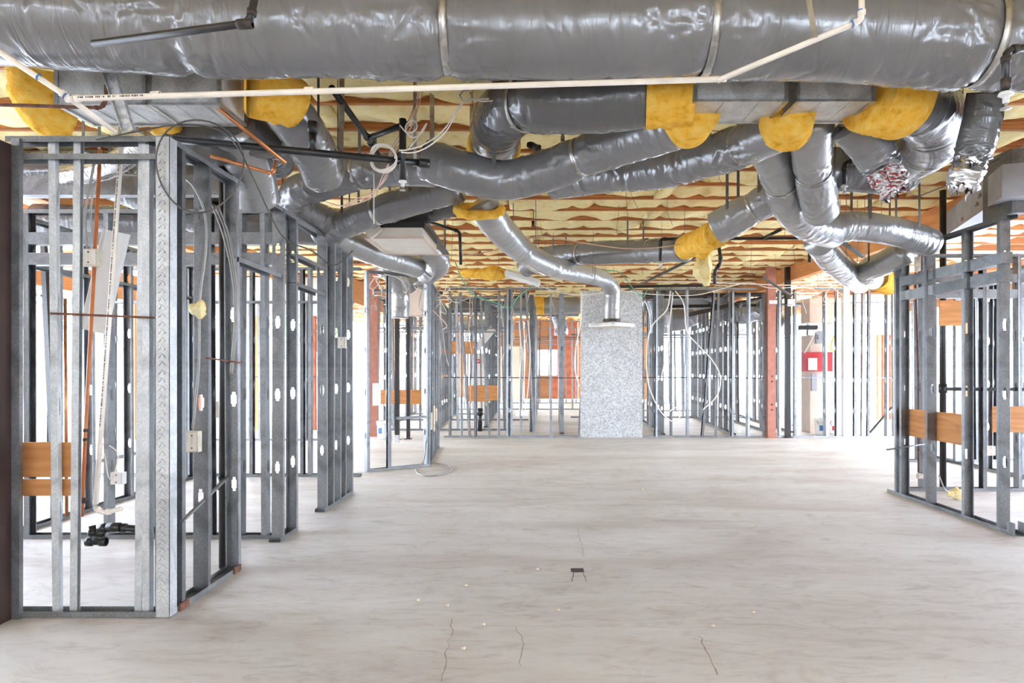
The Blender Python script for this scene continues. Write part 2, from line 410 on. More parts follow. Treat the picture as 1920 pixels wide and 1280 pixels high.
def duct(label, pts, r, mat='grey_film', straps=(), collars=(), name='insulated_duct', strap_mat='strap_metal', strap_w=0.03, hang=(0.3, 0.75), **kw):
    pts = [Vector(p) for p in pts]
    root = empty(name, pts[0], label, 'duct')
    j, fr = duct_mesh('jacket', pts, r, mat, root, straps=straps, **kw)
    for t in straps:
        sb = ring_band('strap', fr, t, r*0.915, strap_w, strap_mat, root)
        i = int(np.clip(np.searchsorted(fr[1], fr[1][-1]*t), 1, len(fr[1])-2)); c = Vector(fr[0][i]); dn = Vector((0, -0.5, -0.86)); dn = (dn-Vector(fr[2][i])*dn.dot(Vector(fr[2][i]))).normalized()
        mb = MB(); q = c+dn*(r*0.93); mb.bar(q-Vector(fr[2][i])*strap_w*0.6, q+Vector(fr[2][i])*strap_w*0.6, 0.02, 0.012, up=tuple(dn)); mb.build('buckle', strap_mat, sb)
    for c in collars:                     # (path points, radius)
        collar('insulation_collar', [Vector(p) for p in c[0]], c[1], root)
    for t in hang:                        # flat hanger strap up to the joists
        i = int(t*(len(fr[1])-1)); c = fr[0][i]
        if 3.52-(c[2]+r) > 0.03 and abs(fr[2][i][2]) < 0.8:
            sd = Vector((fr[2][i][1], -fr[2][i][0], 0)).normalized()
            for sx in (-1, 1):
                mb = MB(); o_ = sd*sx*r*0.93
                mb.bar(Vector(c)+o_, Vector((c[0], c[1], 3.55))+o_, 0.028, 0.003, up=(fr[2][i][1], -fr[2][i][0], 0.01)); mb.build('hanger_strap', 'hanger_steel', root)
    return root

# ------------------------------------------------------------------ setting: floor, ground, ceiling, outer walls
def struct(o, label=None, cat=None): o['kind'] = 'structure'; return tag(o, label, cat)
fl = MB(); fl.box((-8.2, -7, -0.15), (10.3, 31.4, 0)); floor = struct(fl.build('floor', 'concrete'), 'bare scraped concrete slab floor of the gutted building', 'floor')
gr = MB(); gr.box((-80, -60, -0.35), (80, 110, -0.16)); struct(gr.build('ground', 'paving'), 'pale paved ground outside the open building', 'ground')
def G(px, py): return PZ(px, py, 0.0)
def crack(pts, w, mat, jit=0.02, nm='crack'):
    pts = [Vector(p) for p in pts]; q = []
    for a, b in zip(pts, pts[1:]):
        n = max(1, int((b-a).length/0.05))
        for k in range(n): q.append(a.lerp(b, k/n)+Vector((rng.gauss(0, jit), rng.gauss(0, jit), 0)))
    q.append(pts[-1]); mb = MB(); vs = []; fs = []
    for i, p in enumerate(q):
        d = (q[min(i+1, len(q)-1)]-q[max(i-1, 0)]); s = Vector((-d.y, d.x, 0)).normalized()*w*rng.uniform(0.3, 1)
        vs += [(p.x-s.x, p.y-s.y, 0.0012), (p.x+s.x, p.y+s.y, 0.0012)]
        if i: fs.append((2*i-2, 2*i-1, 2*i+1, 2*i))
    mb.add(vs, fs); mb.build(nm, mat, floor)
crack([G(848, 1160), G(845, 1195), G(838, 1230), G(828, 1278)], 0.004, 'crack_dark', 0.008)
crack([G(968, 1175), G(980, 1200), G(978, 1250)], 0.003, 'crack_dark', 0.008)
crack([G(1308, 1190), G(1325, 1220), G(1345, 1265)], 0.004, 'crack_dark', 0.008)
crack([G(890, 955), G(830, 1000), G(780, 1030), G(700, 1070)], 0.003, 'crack_light', 0.015)
crack([G(1080, 985), G(1090, 1020), G(1096, 1045)], 0.006, 'crack_light', 0.008)
crack([G(-20, 1165), G(1960, 1182)], 0.003, 'crack_light', 0.002, 'saw_joint')
crack([G(1310, 1169), G(1480, 1171)], 0.007, 'crack_light', 0.003, 'saw_joint')
crack([G(760, 955), G(1690, 955)], 0.003, 'crack_light', 0.002, 'saw_joint')
crack([G(1090, 1052), G(1240, 1052)], 0.003, 'crack_light', 0.002, 'saw_joint')
crack([G(1075, 1072), G(1073, 1090)], 0.003, 'pit_dark', 0.003)
crack([G(1094, 1072), G(1099, 1090)], 0.003, 'pit_dark', 0.003)
a, b_ = G(1071, 1072), G(1094, 1067)
mb = MB(); mb.box((a.x, a.y, 0.0005), (b_.x, b_.y+0.02, 0.0025)); mb.build('floor_pit', 'pit_dark', floor)

JZ = 3.50                                   # underside of joists
ceil = bpy.data.objects.new('ceiling', None); col.objects.link(ceil); ceil.location = (0, 0, JZ)
struct(ceil, 'open timber joist ceiling packed with yellow fibreglass batts', 'ceiling')
mb = MB(); mb.box((-8.3, -7.2, JZ+0.26), (10.4, 31.6, JZ+0.32)); mb.build('roof_deck', 'deck', ceil)
JS = 0.61; NJ = 60
jm = None
for i in range(NJ):
    y = -5.0+i*JS
    if jm is None:
        mb = MB(); mb.box((-8.2, -0.022, JZ), (10.3, 0.022, JZ+0.24)); j0 = mb.build('joist', 'joist_wood', ceil); jm = j0.data; o = j0
    else:
        o = bpy.data.objects.new('joist', jm); col.objects.link(o); o.parent = ceil
    o.location = (0, y, rng.uniform(-0.008, 0.008))
# batts
def batt_mesh(L, seed):
    g = np.random.default_rng(seed); nx = max(10, int(L/0.07)); ny = 9
    xs = np.linspace(-L/2, L/2, nx); ys = np.linspace(-0.29, 0.29, ny)
    Zb = np.zeros((nx, ny))
    for _ in range(14):
        kx, ky = g.uniform(2, 16), g.uniform(2, 12); Zb += g.uniform(0.2, 1)*np.sin(xs[:, None]*kx+ys[None, :]*ky*g.choice([-1, 1])+g.uniform(0, 6))
    Zb = Zb/np.abs(Zb).max()*0.033
    Zb += 0.02*np.exp(-((np.abs(ys)-0.29)/0.07)**2)[None, :]                                 # edges tucked up
    for _ in range(int(L/0.45)):
        x0 = g.uniform(-L/2, L/2); Zb += 0.05*np.exp(-((xs-x0)/0.05)**2)[:, None]*g.uniform(0.4, 1)   # pinches
    for _ in range(int(L/0.8)+1):
        x0 = g.uniform(-L/2, L/2); y0 = g.uniform(-0.25, 0.1); Zb -= 0.06*np.exp(-((xs-x0)/0.13)**2)[:, None]*np.exp(-((ys-y0)/0.12)**2)[None, :]*g.uniform(0.3, 1)
    vs = []; fs = []
    for i in range(nx):
        for k in range(ny): vs.append((xs[i], ys[k], Zb[i, k]))
    for i in range(nx):
        for k in range(ny): vs.append((xs[i], ys[k], 0.15))
    o = nx*ny
    for i in range(nx-1):
        for k in range(ny-1):
            a = i*ny+k; fs.append((a, a+1, a+ny+1, a+ny)); fs.append((o+a, o+a+ny, o+a+ny+1, o+a+1))
    for i in range(nx-1):
        for k in (0, ny-1):
            a = i*ny+k; q = (a, a+ny, o+a+ny, o+a); fs.append(q if k == 0 else q[::-1])
    for k in range(ny-1):
        for i in (0, nx-1):
            a = i*ny+k; q = (a, o+a, o+a+1, a+1); fs.append(q if i == 0 else q[::-1])
    me = bpy.data.meshes.new('insulation_batt'); me.from_pydata(vs, [], fs); me.materials.append(M['batt'])
    me.polygons.foreach_set('use_smooth', [True]*len(me.polygons)); return me
short_b = [batt_mesh(1.55, 50+k) for k in range(14)]; long_b = [batt_mesh(4.0, 80+k) for k in range(5)]
for i in range(NJ-1):
    y = -5.0+(i+0.5)*JS
    if y < 2.5 or y > 17.5: L = 4.0; pool = long_b
    else: L = 1.55; pool = short_b
    x = -8.2+L/2+rng.uniform(0, 0.4)
    while x+L/2 < 10.3:
        if not (2.5 <= y <= 17.5 and rng.random() < (0.55 if (4.3 < y < 6.0 and -2.6 < x < -0.4) else 0.025)):
            if abs(x) < 0.55*y*1.0+L or L > 2:
                o = bpy.data.objects.new('insulation_batt', rng.choice(pool)); col.objects.link(o); o.parent = ceil
                o.location = (x, y, 0.012+rng.uniform(-0.012, 0.020)); o.rotation_euler = (rng.gauss(0, 0.03), rng.gauss(0, 0.015), 0 if rng.random() < 0.5 else math.pi)
            else:
                o = None
        x += L*rng.uniform(0.985, 1.03)
# longitudinal girders (glulam)
for gx, y0, y1, zz in ((5.25, 3.0, 31, 3.20), (-5.4, 6.0, 15.5, 3.24)):
    mb = MB(); mb.box((gx-0.07, y0, zz), (gx+0.07, y1, JZ+0.005)); mb.build('girder', 'beam_wood', ceil)

def ext_wall(name, A, B, label, posts, hz=(2.95, 3.5), pmat='post_wood', hmat='beam_wood', frames_=(), sill=None):
    A = Vector((*A, 0)); B = Vector((*B, 0)); d = (B-A).normalized(); L = (B-A).length
    root = bpy.data.objects.new(name, None); col.objects.link(root); root.location = A; struct(root, label, 'wall')
    mb = MB(); mb.bar(A+V(0, 0, (hz[0]+hz[1])/2), B+V(0, 0, (hz[0]+hz[1])/2), 0.14, hz[1]-hz[0]); mb.build('header_beam', hmat, root)
    for t, w, m in posts:
        p = A+d*t; mb = MB(); mb.bar(p, p+V(0, 0, hz[0]), 0.09, w, up=tuple(d)); mb.build('post', m, root)
    for t0, t1, z0, z1 in frames_:
        mb = MB(); p, q = A+d*t0, A+d*t1
        mb.bar(p+V(0,0,z0), p+V(0,0,z1), 0.08, 0.06, up=tuple(d)); mb.bar(q+V(0,0,z0), q+V(0,0,z1), 0.08, 0.06, up=tuple(d))
        mb.bar(p+V(0,0,z1), q+V(0,0,z1), 0.08, 0.06); mb.bar(p+V(0,0,z0), q+V(0,0,z0), 0.08, 0.06)
        mb.bar((p+q)/2+V(0,0,z0), (p+q)/2+V(0,0,z1), 0.05, 0.045, up=tuple(d))
        mb.build('window_frame', 'white_paint', root)
    return root
# left side, looking out to the garden
ext_wall('wall_left', (-8.0, -6), (-8.0, 15.7), 'open outer wall of timber header over white window frames, plus an added unseen panel blocking light near the viewer',
         [(4.9, 9.8, 'blocker_stucco')]+[(k, 0.12, 'post_wood') for k in (11.0, 14.6, 17.2, 19.6, 21.5)], frames_=[(11.2, 14.4, 0.02, 2.6), (14.8, 17.0, 0.02, 2.6), (17.4, 19.4, 0.02, 2.6), (19.8, 21.3, 0.02, 2.6)], hz=(2.74, 3.25))  # first, very wide post is an unseen panel added to darken the near floor
pl = []
for px in (352, 362, 372, 474, 483, 497, 590, 600, 612, 640): pl.append((PX(px, 15.7)+8.0, 0.07, 'post_wood' if px in (474, 483, 497, 352) else 'redwood'))
ext_wall('wall_rear_left', (-8.0, 15.7), (-4.3, 15.7), 'rear outer wall frame with bare orange timber studs', pl, hz=(2.62, 3.5), hmat='white_paint')
ext_wall('wall_step', (-4.3, 15.8), (-4.3, 31), 'outer timber wall returning towards the back of the building', [(k, 0.09, 'post_wood') for k in (2, 5, 8, 11, 13.5, 15)])
ext_wall('wall_right', (10.1, -6), (10.1, 19), 'open outer wall of timber posts beyond the steel framed rooms, plus an added unseen panel blocking light near the viewer', [(4.9, 9.8, 'blocker_stucco')]+[(k, 0.12, 'post_wood') for k in (12, 15.5, 18, 20, 22, 24)])  # first, very wide post is an added unseen panel keeping side light off near floor
pr = [(PX(px, 19.0)-6.0, w, mm) for px, w, mm in ((1602, .08, 'galvanised'), (1648, .10, 'post_wood'), (1660, .18, 'redwood'), (1674, .20, 'redwood'), (1687, .1, 'redwood'), (1735, .14, 'post_wood'), (1790, .1, 'post_wood'), (1830, .12, 'post_wood')) if 6 <= PX(px, 19.0) <= 10.15]
ext_wall('wall_rear_right', (6, 19.0), (10.2, 19.0), 'rear outer wall with white header and red brown posts', [(max(0.1, t), w, mm) for t, w, mm in pr], hz=(2.35, 2.65), hmat='white_paint')
# back wall: plywood panels with an opening
wb = bpy.data.objects.new('wall_back', None); col.objects.link(wb); wb.location = (0, 31, 0); struct(wb, 'orange plywood sheathed back wall with bright window opening', 'wall')
for k in range(6):
    x0 = -1.75+k*1.22; x1 = x0+1.21
    wx0, wx1 = PX(1008, 31), PX(1044, 31)
    def seg(a, b, z0, z1):
        if b-a > 0.03:
            mb = MB(); mb.box((a, 31, z0), (b, 31.03, z1)); mb.build('panel', ('brown_ply', 'brown_ply', 'redwood', 'ply', 'brown_ply', 'ply')[k], wb)
    if x1 < wx0 or x0 > wx1: seg(x0, x1, 0.02, 3.5)
    else:
        seg(x0, min(x1, wx0), 0.02, 3.5); seg(max(x0, wx1), x1, 0.02, 3.5)
        seg(max(x0, wx0), min(x1, wx1), 0.02, 1.1); seg(max(x0, wx0), min(x1, wx1), 2.25, 3.5)
wf = MB()
for xx in (wx0, (wx0+wx1)/2, wx1): wf.box((xx-0.03, 30.97, 1.1), (xx+0.03, 31.0, 2.25))
wf.box((wx0, 30.97, 1.07), (wx1, 31.0, 1.12)); wf.box((wx0, 30.97, 2.22), (wx1, 31.0, 2.27)); wf.build('window_frame', 'white_paint', wb)
# rear of the camera: unseen wall, mostly closed to limit frontal light and darken the near floor
ext_wall('wall_front_blocker', (-8.2, -6.5), (10.2, -6.5), 'unseen front wall behind the viewer, shaped to limit frontal light', [(2.2, 4.4, 'blocker_stucco'), (7.0, 3.0, 'blocker_stucco'), (10.6, 2.0, 'blocker_stucco'), (16.2, 4.2, 'blocker_stucco')], hz=(2.3, 3.5), hmat='blocker_stucco')

# garden outside: low wall, trees
mb = MB(); mb.box((-30, 19.0, -0.16), (-10.5, 19.3, 0.75)); tag(mb.build('garden_wall', 'low_wall_blue'), 'low grey blue garden wall outside beyond the window frames', 'wall', kind='thing')
def tree(x, y, h, rad, label, n=1500):
    root = empty('garden_tree', (x, y, -0.16), label, 'tree', group='trees outside the openings')
    tube('trunk', [V(x, y, -0.16), V(x+0.1, y, h*0.35), V(x-0.05, y+0.1, h*0.7)], 0.11, 'bark', root, ds=0.3)
    g = np.random.default_rng(int(x*13+y*7) % 9999); mb = MB()
    for _ in range(n):
        d = g.normal(0, 1, 3); d /= np.linalg.norm(d); c = np.array([x, y, h*0.68])+d*np.array([rad, rad, h*0.34])*g.uniform(0.45, 1)
        u = g.normal(0, 1, 3); u /= np.linalg.norm(u); w = np.cross(u, g.normal(0, 1, 3)); w /= np.linalg.norm(w); s = g.uniform(0.08, 0.17)
        mb.add([c-u*s, c+w*s*0.45, c+u*s, c-w*s*0.45], [(0, 1, 2, 3)])
    mb.build('foliage', 'leaf', root)
tree(-13.0, 16.5, 4.2, 1.5, 'leafy tree outside seen between brown post and leaning stud')
tree(-19.5, 26.0, 5.5, 2.0, 'taller leafy tree standing behind the low garden wall')
tree(-8.0, 24.0, 4.5, 1.4, 'leafy tree outside behind the orange timber studs')
tree(13.5, 25.0, 4.5, 1.7, 'leafy tree outside past the rear wall with white header')

# ------------------------------------------------------------------ steel stud framing
def stud_mesh(L, holes, web=0.092, fl=0.041, lip=0.010, th=0.0016):
    bm = bmesh.new(); h = web/2
    def quad(*ps): bm.faces.new([bm.verts.new(p) for p in ps])
    z = 0.0; hs = sorted(holes)
    for hz in hs:
        z0, z1 = hz-0.07, hz+0.07
        quad((0, -h, z), (0, h, z), (0, h, z0), (0, -h, z0))
        # key-hole knock-out: outer rectangle ring around a stepped hole
        inner = [(-0.011, -0.050), (0.011, -0.050), (0.011, -0.030), (0.019, -0.030), (0.019, 0.030), (0.011, 0.030), (0.011, 0.050), (-0.011, 0.050), (-0.011, 0.030), (-0.019, 0.030), (-0.019, -0.030), (-0.011, -0.030)]
        outer = [(-h*0.4, -0.07), (h*0.4, -0.07), (h, -0.07), (h, -0.035), (h, 0.035), (h, 0.07), (h*0.4, 0.07), (-h*0.4, 0.07), (-h, 0.07), (-h, 0.035), (-h, -0.035), (-h, -0.07)]
        # pair them index by index (both run anticlockwise from lower left)
        iv = [bm.verts.new((0, a, hz+b)) for a, b in inner]; ov = [bm.verts.new((0, a, hz+b)) for a, b in outer]
        for k in range(12):
            k2 = (k+1) % 12; bm.faces.new((iv[k], ov[k], ov[k2], iv[k2]))
        z = z1
    quad((0, -h, z), (0, h, z), (0, h, L), (0, -h, L))
    for s in (-1, 1):
        quad((0, s*h, 0), (fl, s*h, 0), (fl, s*h, L), (0, s*h, L)); quad((fl, s*h, 0), (fl, s*(h-lip), 0), (fl, s*(h-lip), L), (fl, s*h, L))
    bmesh.ops.remove_doubles(bm, verts=bm.verts, dist=1e-5)
    bmesh.ops.recalc_face_normals(bm, faces=bm.faces)
    bmesh.ops.solidify(bm, geom=bm.faces[:], thickness=th)
    me = bpy.data.meshes.new('stud'); bm.to_mesh(me); bm.free(); me.materials.append(M['galvanised']); return me
ST = {'near': stud_mesh(2.74, [0.6, 1.2, 1.8, 2.4]), 'far': stud_mesh(3.05, [0.55, 1.2, 1.85, 2.45]), 'plain': stud_mesh(2.74, []), 'cut': stud_mesh(1.0, [])}
def track_mesh(L, web=0.095, fl=0.032, th=0.0018):
    bm = bmesh.new(); h = web/2
    def quad(*ps): bm.faces.new([bm.verts.new(p) for p in ps])
    quad((0, -h, 0), (L, -h, 0), (L, h, 0), (0, h, 0))
    for s in (-1, 1): quad((0, s*h, 0), (L, s*h, 0), (L, s*h, fl), (0, s*h, fl))
    bmesh.ops.remove_doubles(bm, verts=bm.verts, dist=1e-5); bmesh.ops.recalc_face_normals(bm, faces=bm.faces)
    bmesh.ops.solidify(bm, geom=bm.faces[:], thickness=th)
    me = bpy.data.meshes.new('track'); bm.to_mesh(me); bm.free(); me.materials.append(M['galvanised']); return me
def child(name, me, parent, loc, rot=(0, 0, 0), sc=(1, 1, 1)):
    o = bpy.data.objects.new(name, me); col.objects.link(o); o.parent = parent; o.location = loc; o.rotation_euler = rot; o.scale = sc; return o
class Wall:
    def __init__(s, label, A, B, H=2.74, group=None, base=None, top=None, kind='near', name='stud_partition'):
        A = Vector((*A, 0)); B = Vector((*B, 0)); d = B-A; s.A = A; s.L = d.length; s.H = H; s.kind = kind; s.d = d.normalized()
        s.root = empty(name, A, label, 'wall frame', group, rz=math.atan2(d.y, d.x))
        s.rz = math.atan2(d.y, d.x)
        for t0, t1 in (base if base is not None else [(0, s.L)]): child('bottom_track', track_mesh(t1-t0), s.root, (t0, 0, 0.002))
        for t0, t1 in (top if top is not None else [(0, s.L)]): child('top_track', track_mesh(t1-t0), s.root, (t0, 0, H), (math.pi, 0, 0))
    def t_front(s, px): return PX(px, s.A.y)-s.A.x if abs(s.d.x) > 0.5 else F*s.A.x/(px-VX)-s.A.y
    def stud(s, t, flip=False, lean=0.0, twist=0.0, z0=0.004, z1=None, lean_y=0.0, kind=None, web=None):
        z1 = s.H-0.004 if z1 is None else z1; k = kind or s.kind; L0 = {'near': 2.74, 'far': 3.05, 'plain': 2.74, 'cut': 1.0}[k]
        return child('stud', ST[k], s.root, (t, 0, z0), (lean_y, lean, (math.pi if flip else 0)+twist), (1, 1, (z1-z0)/L0))
    def header(s, t0, t1, z, flip=True, name='header_track', tilt=0.0):
        return child(name, track_mesh(t1-t0), s.root, (t0, 0, z), (math.pi if flip else 0, tilt, 0))
    def local(s, name, mb, mat):            # geometry given in wall coordinates (along, across, up)
        me = bpy.data.meshes.new(name); me.from_pydata([tuple(v) for v in mb.v], [], mb.f); me.materials.append(M[mat]); me.update()
        return child(name, me, s.root, (0, 0, 0))
    def board(s, t0, t1, z0, z1, y=0.0, th=0.016, mat='ply', name='plywood_blocking'):
        mb = MB(); mb.box((t0, y-th/2, z0), (t1, y+th/2, z1)); return s.local(name, mb, mat)

XL = -2.13    # left aisle line (wall centre), wall is 95 mm thick
# near front wall of the left room (faces the viewer)
w = Wall('nearest stud frame facing the viewer, beside the dark brown post', (-3.02, 3.93), (-2.09, 3.93), name='stud_partition')
for px, fp, ln in ((115, True, 0.009), (134, False, 0.008), (255, False, 0.008)): w.stud(w.t_front(px), fp, ln).scale.y = 0.34
w.stud(w.t_front(284), True, 0.0, z1=2.7, kind='plain', lean_y=0.0).scale.y = 0.5
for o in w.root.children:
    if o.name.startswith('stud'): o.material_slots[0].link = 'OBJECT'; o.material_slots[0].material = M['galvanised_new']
# corner stud pressed with diamonds
c0 = w.t_front(300)
mb = MB(); mb.box((c0, -0.05, 0.004), (c0+0.082, -0.047, 2.735)); mb.box((c0, -0.05, 0.004), (c0+0.003, 0.03, 2.735)); mb.box((c0+0.079, -0.05, 0.004), (c0+0.082, 0.03, 2.735))
mb2 = MB()
for k in range(58):
    zc = 0.06+k*0.046; xc = c0+0.036
    for sx in (-1, 1): mb2.bar((xc, -0.053, zc+0.014), (xc+sx*0.020, -0.053, zc-0.006), 0.009, 0.010, up=(0, 1, 0))
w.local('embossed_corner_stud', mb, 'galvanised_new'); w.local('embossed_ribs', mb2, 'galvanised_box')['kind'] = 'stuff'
w.board(0.02, w.t_front(133), CH-(893-VY)*4.0/F, CH-(828-VY)*4.0/F, y=0.055); w.board(0.02, w.t_front(131), CH-(928-VY)*4.0/F, CH-(897-VY)*4.0/F, y=0.055)
mb = MB(); mb.bar((0.25, -0.03, CH-(590-VY)*4.0/F), (0.92, -0.03, CH-(599-VY)*4.0/F), 0.02, 0.012); w.local('perforated_strap', mb, 'rust')
w.header(0.03, 0.9, 2.64); 
# left aisle wall
w = Wall('long left stud frame along the aisle with two door openings', (XL, 3.96), (XL, 7.76), base=[(0, 0.86), (1.60, 2.02), (2.76, 3.80)])
for px, fp, kd in ((376, False, 'near'), (440, True, 'near'), (520, False, 'near'), (549, True, 'near'), (604, False, 'near'), (619, True, 'plain'), (630, False, 'near'), (642, True, 'plain'), (653, False, 'near')):
    Yw = F*XL/(px-VX); w.stud(Yw-3.96, fp, rng.gauss(0, 0.003), kind=kd, lean_y=rng.gauss(0, 0.003))
w.stud(0.06, False, kind='plain')
w.header(0.83, 1.62, 2.20, tilt=0.012, name='door_header'); w.header(2.0, 2.78, 2.17, tilt=0.01, name='door_header'); w.header(2.0, 2.78, 2.42, name='door_header')
mb = MB(); mb.bar((0.35, -0.05, CH-(672-VY)*4.6/F), (0.86, -0.05, CH-(680-VY)*4.8/F), 0.018, 0.01); w.local('perforated_strap', mb, 'rust')
mb = MB(); mb.bar((0.05, -0.05, 0.52), (0.80, 0.02, 0.66), 0.02, 0.012); w.local('strap_brace', mb, 'galvanised')
for t in (0.02, 0.74): mb = MB(); mb.box((t, -0.049, 0.002), (t+0.10, -0.047-0.012, 0.045)); w.local('base_clip', mb, 'rust')
# cross wall joining the aisle wall further in
w = Wall('cross stud frame closing the small left room at the back', (-4.4, 5.72), (-2.19, 5.72), base=[(0, 2.2)])
for px, fp in ((52, 0), (210, 1), (300, 1), (393, 0), (457, 1), (503, 1)): w.stud(w.t_front(px), bool(fp), rng.gauss(0, 0.004))
for z in (2.50, 2.33): mb = MB(); mb.box((0.0, -0.045, z-0.05), (2.2, 0.045, z+0.05)); w.local('blocking_channel', mb, 'galvanised')
mb = MB(); mb.box((0.0, -0.05, 2.86), (2.2, 0.05, 3.02)); w.local('boxed_header', mb, 'galvanised')
# room side wall parallel to the aisle
w = Wall('stud frame running back parallel to the aisle behind the left room', (-4.46, 5.75), (-4.46, 8.95))
for t in (0.02, 0.62, 1.1, 1.75, 2.3, 2.9, 3.15): w.stud(t, rng.random() < 0.5, rng.gauss(0, 0.006))
w.header(0.05, 3.1, 2.34)
w = Wall('far cross stud frame of the left rooms with studs spaced wide', (-6.6, 8.97), (-2.3, 8.97))
for px in (215, 360, 395, 470, 565, 585): w.stud(w.t_front(px), rng.random() < 0.5, rng.gauss(0, 0.004))
w.header(0.0, 4.2, 2.3)
w = Wall('outer left stud frame near the window wall', (-6.6, 9.2), (-6.6, 13.2))
for k in range(6): w.stud(0.1+k*0.69, k % 2 == 0, rng.gauss(0, 0.01))
w = Wall('sparse stud frame set in front of the orange timber posts', (-7.8, 13.4), (-4.0, 13.4), top=[(0, 1.6), (2.0, 3.8)])
for px in (270, 318, 395, 467, 490, 572, 600, 622): w.stud(w.t_front(px), rng.random() < 0.5, rng.gauss(0, 0.004))
mb = MB(); mb.bar((0, 0, 1.25), (3.8, 0, 1.25), 0.03, 0.016); w.local('bridging_channel', mb, 'black_pipe')
# free-standing corner frame in the middle distance
w = Wall('whitish stud corner frame standing by the brown steel post', (-2.32, 9.36), (-1.56, 9.92), H=2.76)
for px, fp in ((686, 0), (731, 1), (797, 0), (804, 1)):
    u = (px-VX)/F; t = (u*9.36+2.32)/(0.8048-u*0.593); w.stud(t, bool(fp), rng.gauss(0, 0.004), kind='far')
w.header(0.42, 0.90, CH-(785-VY)*9.7/F, flip=False, name='window_sill_track')
mb = MB(); mb.box((0.06, -0.055, CH-(760-VY)*9.4/F), (0.18, -0.05, CH-(718-VY)*9.4/F)); w.local('paper_tag', mb, 'white_paint')
w = Wall('stud frame returning along the aisle with torn drywall scraps', (-1.60, 9.98), (-1.78, 12.3), H=2.76)
for t in (0.05, 0.55, 0.95, 1.45, 2.0, 2.25): w.stud(t, rng.random() < 0.5, rng.gauss(0, 0.004), kind='far')
for t, z, hh in ((0.2, 0.5, 0.25), (0.8, 0.42, 0.4), (1.3, 0.55, 0.2)): w.board(t, t+0.16, z, z+hh, y=-0.05, mat='drywall_scrap', name='drywall_scrap')
# right aisle wall
XR = 4.09
w = Wall('dark stud frame on the right with plywood blocking', (XR, 5.86), (XR, 7.86), base=[(0, 2.0)])
for px, fp in ((1694, 1), (1748, 0), (1812, 1), (1884, 0)): w.stud(F*XR/(px-VX)-5.86, bool(fp), rng.gauss(0, 0.003), lean_y=rng.gauss(0, 0.003))
w.stud(1.80, False, 0.004, kind='plain')
w.board(0.72, 1.82, 0.67, 0.97, y=-0.055); 
for t0, t1 in ((0.06, 0.5), (0.55, 1.05), (1.1, 1.74)):
    for z in (2.38, 2.22): mb = MB(); mb.box((t0, -0.045, z-0.05), (t1, 0.045, z+0.05)); w.local('blocking_channel', mb, 'galvanised')
mb = MB(); mb.box((-0.10, -0.05, 0.0), (0.0, -0.046, 0.11)); mb.box((-0.10, 0.046, 0.0), (0.0, 0.05, 0.11)); mb.box((-0.10, -0.05, 0.0), (0.0, 0.05, 0.004)); w.local('bent_track_end', mb, 'galvanised')
mb = MB(); mb.box((1.3, 0.05, 2.44), (1.42, 0.056, 2.60)); w.local('drywall_scrap', mb, 'drywall_scrap')
mb = MB(); mb.box((-0.02, -0.12, 2.75), (0.36, 0.02, 3.30)); w.local('boxed_header', mb, 'galvanised')
w = Wall('rear stud frame of the right room with two plywood boards', (4.2, 7.93), (7.4, 7.93))
for px, fp in ((1725, 0), (1846, 1), (1905, 0)): w.stud(w.t_front(px), bool(fp), rng.gauss(0, 0.003))
for t in (1.9, 2.4, 3.0): w.stud(t, False)
w.board(w.t_front(1854), 3.1, 0.68, 0.98, y=-0.055); w.board(w.t_front(1756), w.t_front(1802), 1.91, 2.20, y=-0.055)
for z in (2.46, 2.28): mb = MB(); mb.box((0.0, -0.045, z-0.05), (3.1, 0.045, z+0.05)); w.local('blocking_channel', mb, 'galvanised')
mb = MB(); mb.bar((0.55, 0, CH-(729-VY)*7.93/F), (3.1, 0, CH-(731-VY)*7.93/F), 0.04, 0.04); w.local('bridging_channel', mb, 'black_pipe')
w = Wall('stud frame deeper inside the right rooms', (5.62, 10.4), (9.4, 10.4))
for px in (1590, 1718, 1735, 1790, 1822, 1832, 1870, 1908): 
    if w.t_front(px) > 0.05: w.stud(w.t_front(px), rng.random() < 0.5, rng.gauss(0, 0.004))
w.board(w.t_front(1758), w.t_front(1805), 0.45, 0.75, y=-0.055)
w = Wall('stud frame running back between the right rooms', (6.3, 8.0), (6.3, 11.2))
for k in range(5): w.stud(0.2+k*0.66, k % 2 == 0, rng.gauss(0, 0.006))

# long wall across the far end of the open floor
YF = 14.0
w = Wall('long row of studs across the far end of the open floor', (PX(833, YF), YF), (PX(1692, YF), YF), H=3.06, kind='far',
         top=[(0, 2.3), (4.3, 6.4), (7.6, 9.39)])
for pb, pt in ((842, 842), (864, 862), (879, 860), (890, 890), (920, 938), (933, 934), (954, 953), (975, 975), (1003, 1018), (1031, 1031), (1087, 1071), (1231, 1230), (1260, 1260), (1287, 1286), (1318, 1294), (1340, 1345),
               (1374, 1373), (1400, 1402), (1430, 1430), (1459, 1459), (1488, 1488), (1546, 1544), (1570, 1570), (1604, 1604), (1614, 1616), (1629, 1627), (1660, 1661), (1674, 1672)):
    t = w.t_front(pb); w.stud(t, rng.random() < 0.5, math.atan2((pt-pb)*YF/F, 3.0), twist=rng.gauss(0, 0.15), z1=3.04-rng.uniform(0, 0.1))
w.stud(w.t_front(956), False, 0, 1.2)
for a, b2 in ((833, 1088), (1204, 1442), (1490, 1690)):
    mb = MB(); mb.bar((w.t_front(a), 0, 1.23), (w.t_front(b2), 0, 1.22), 0.04, 0.02); w.local('bridging_channel', mb, 'black_pipe' if a < 1400 else 'galvanised')
mb = MB(); mb.box((w.t_front(1580), -0.05, 0.01), (w.t_front(1591), 0.07, 3.3)); w.local('drywall_edge', mb, 'white_paint')
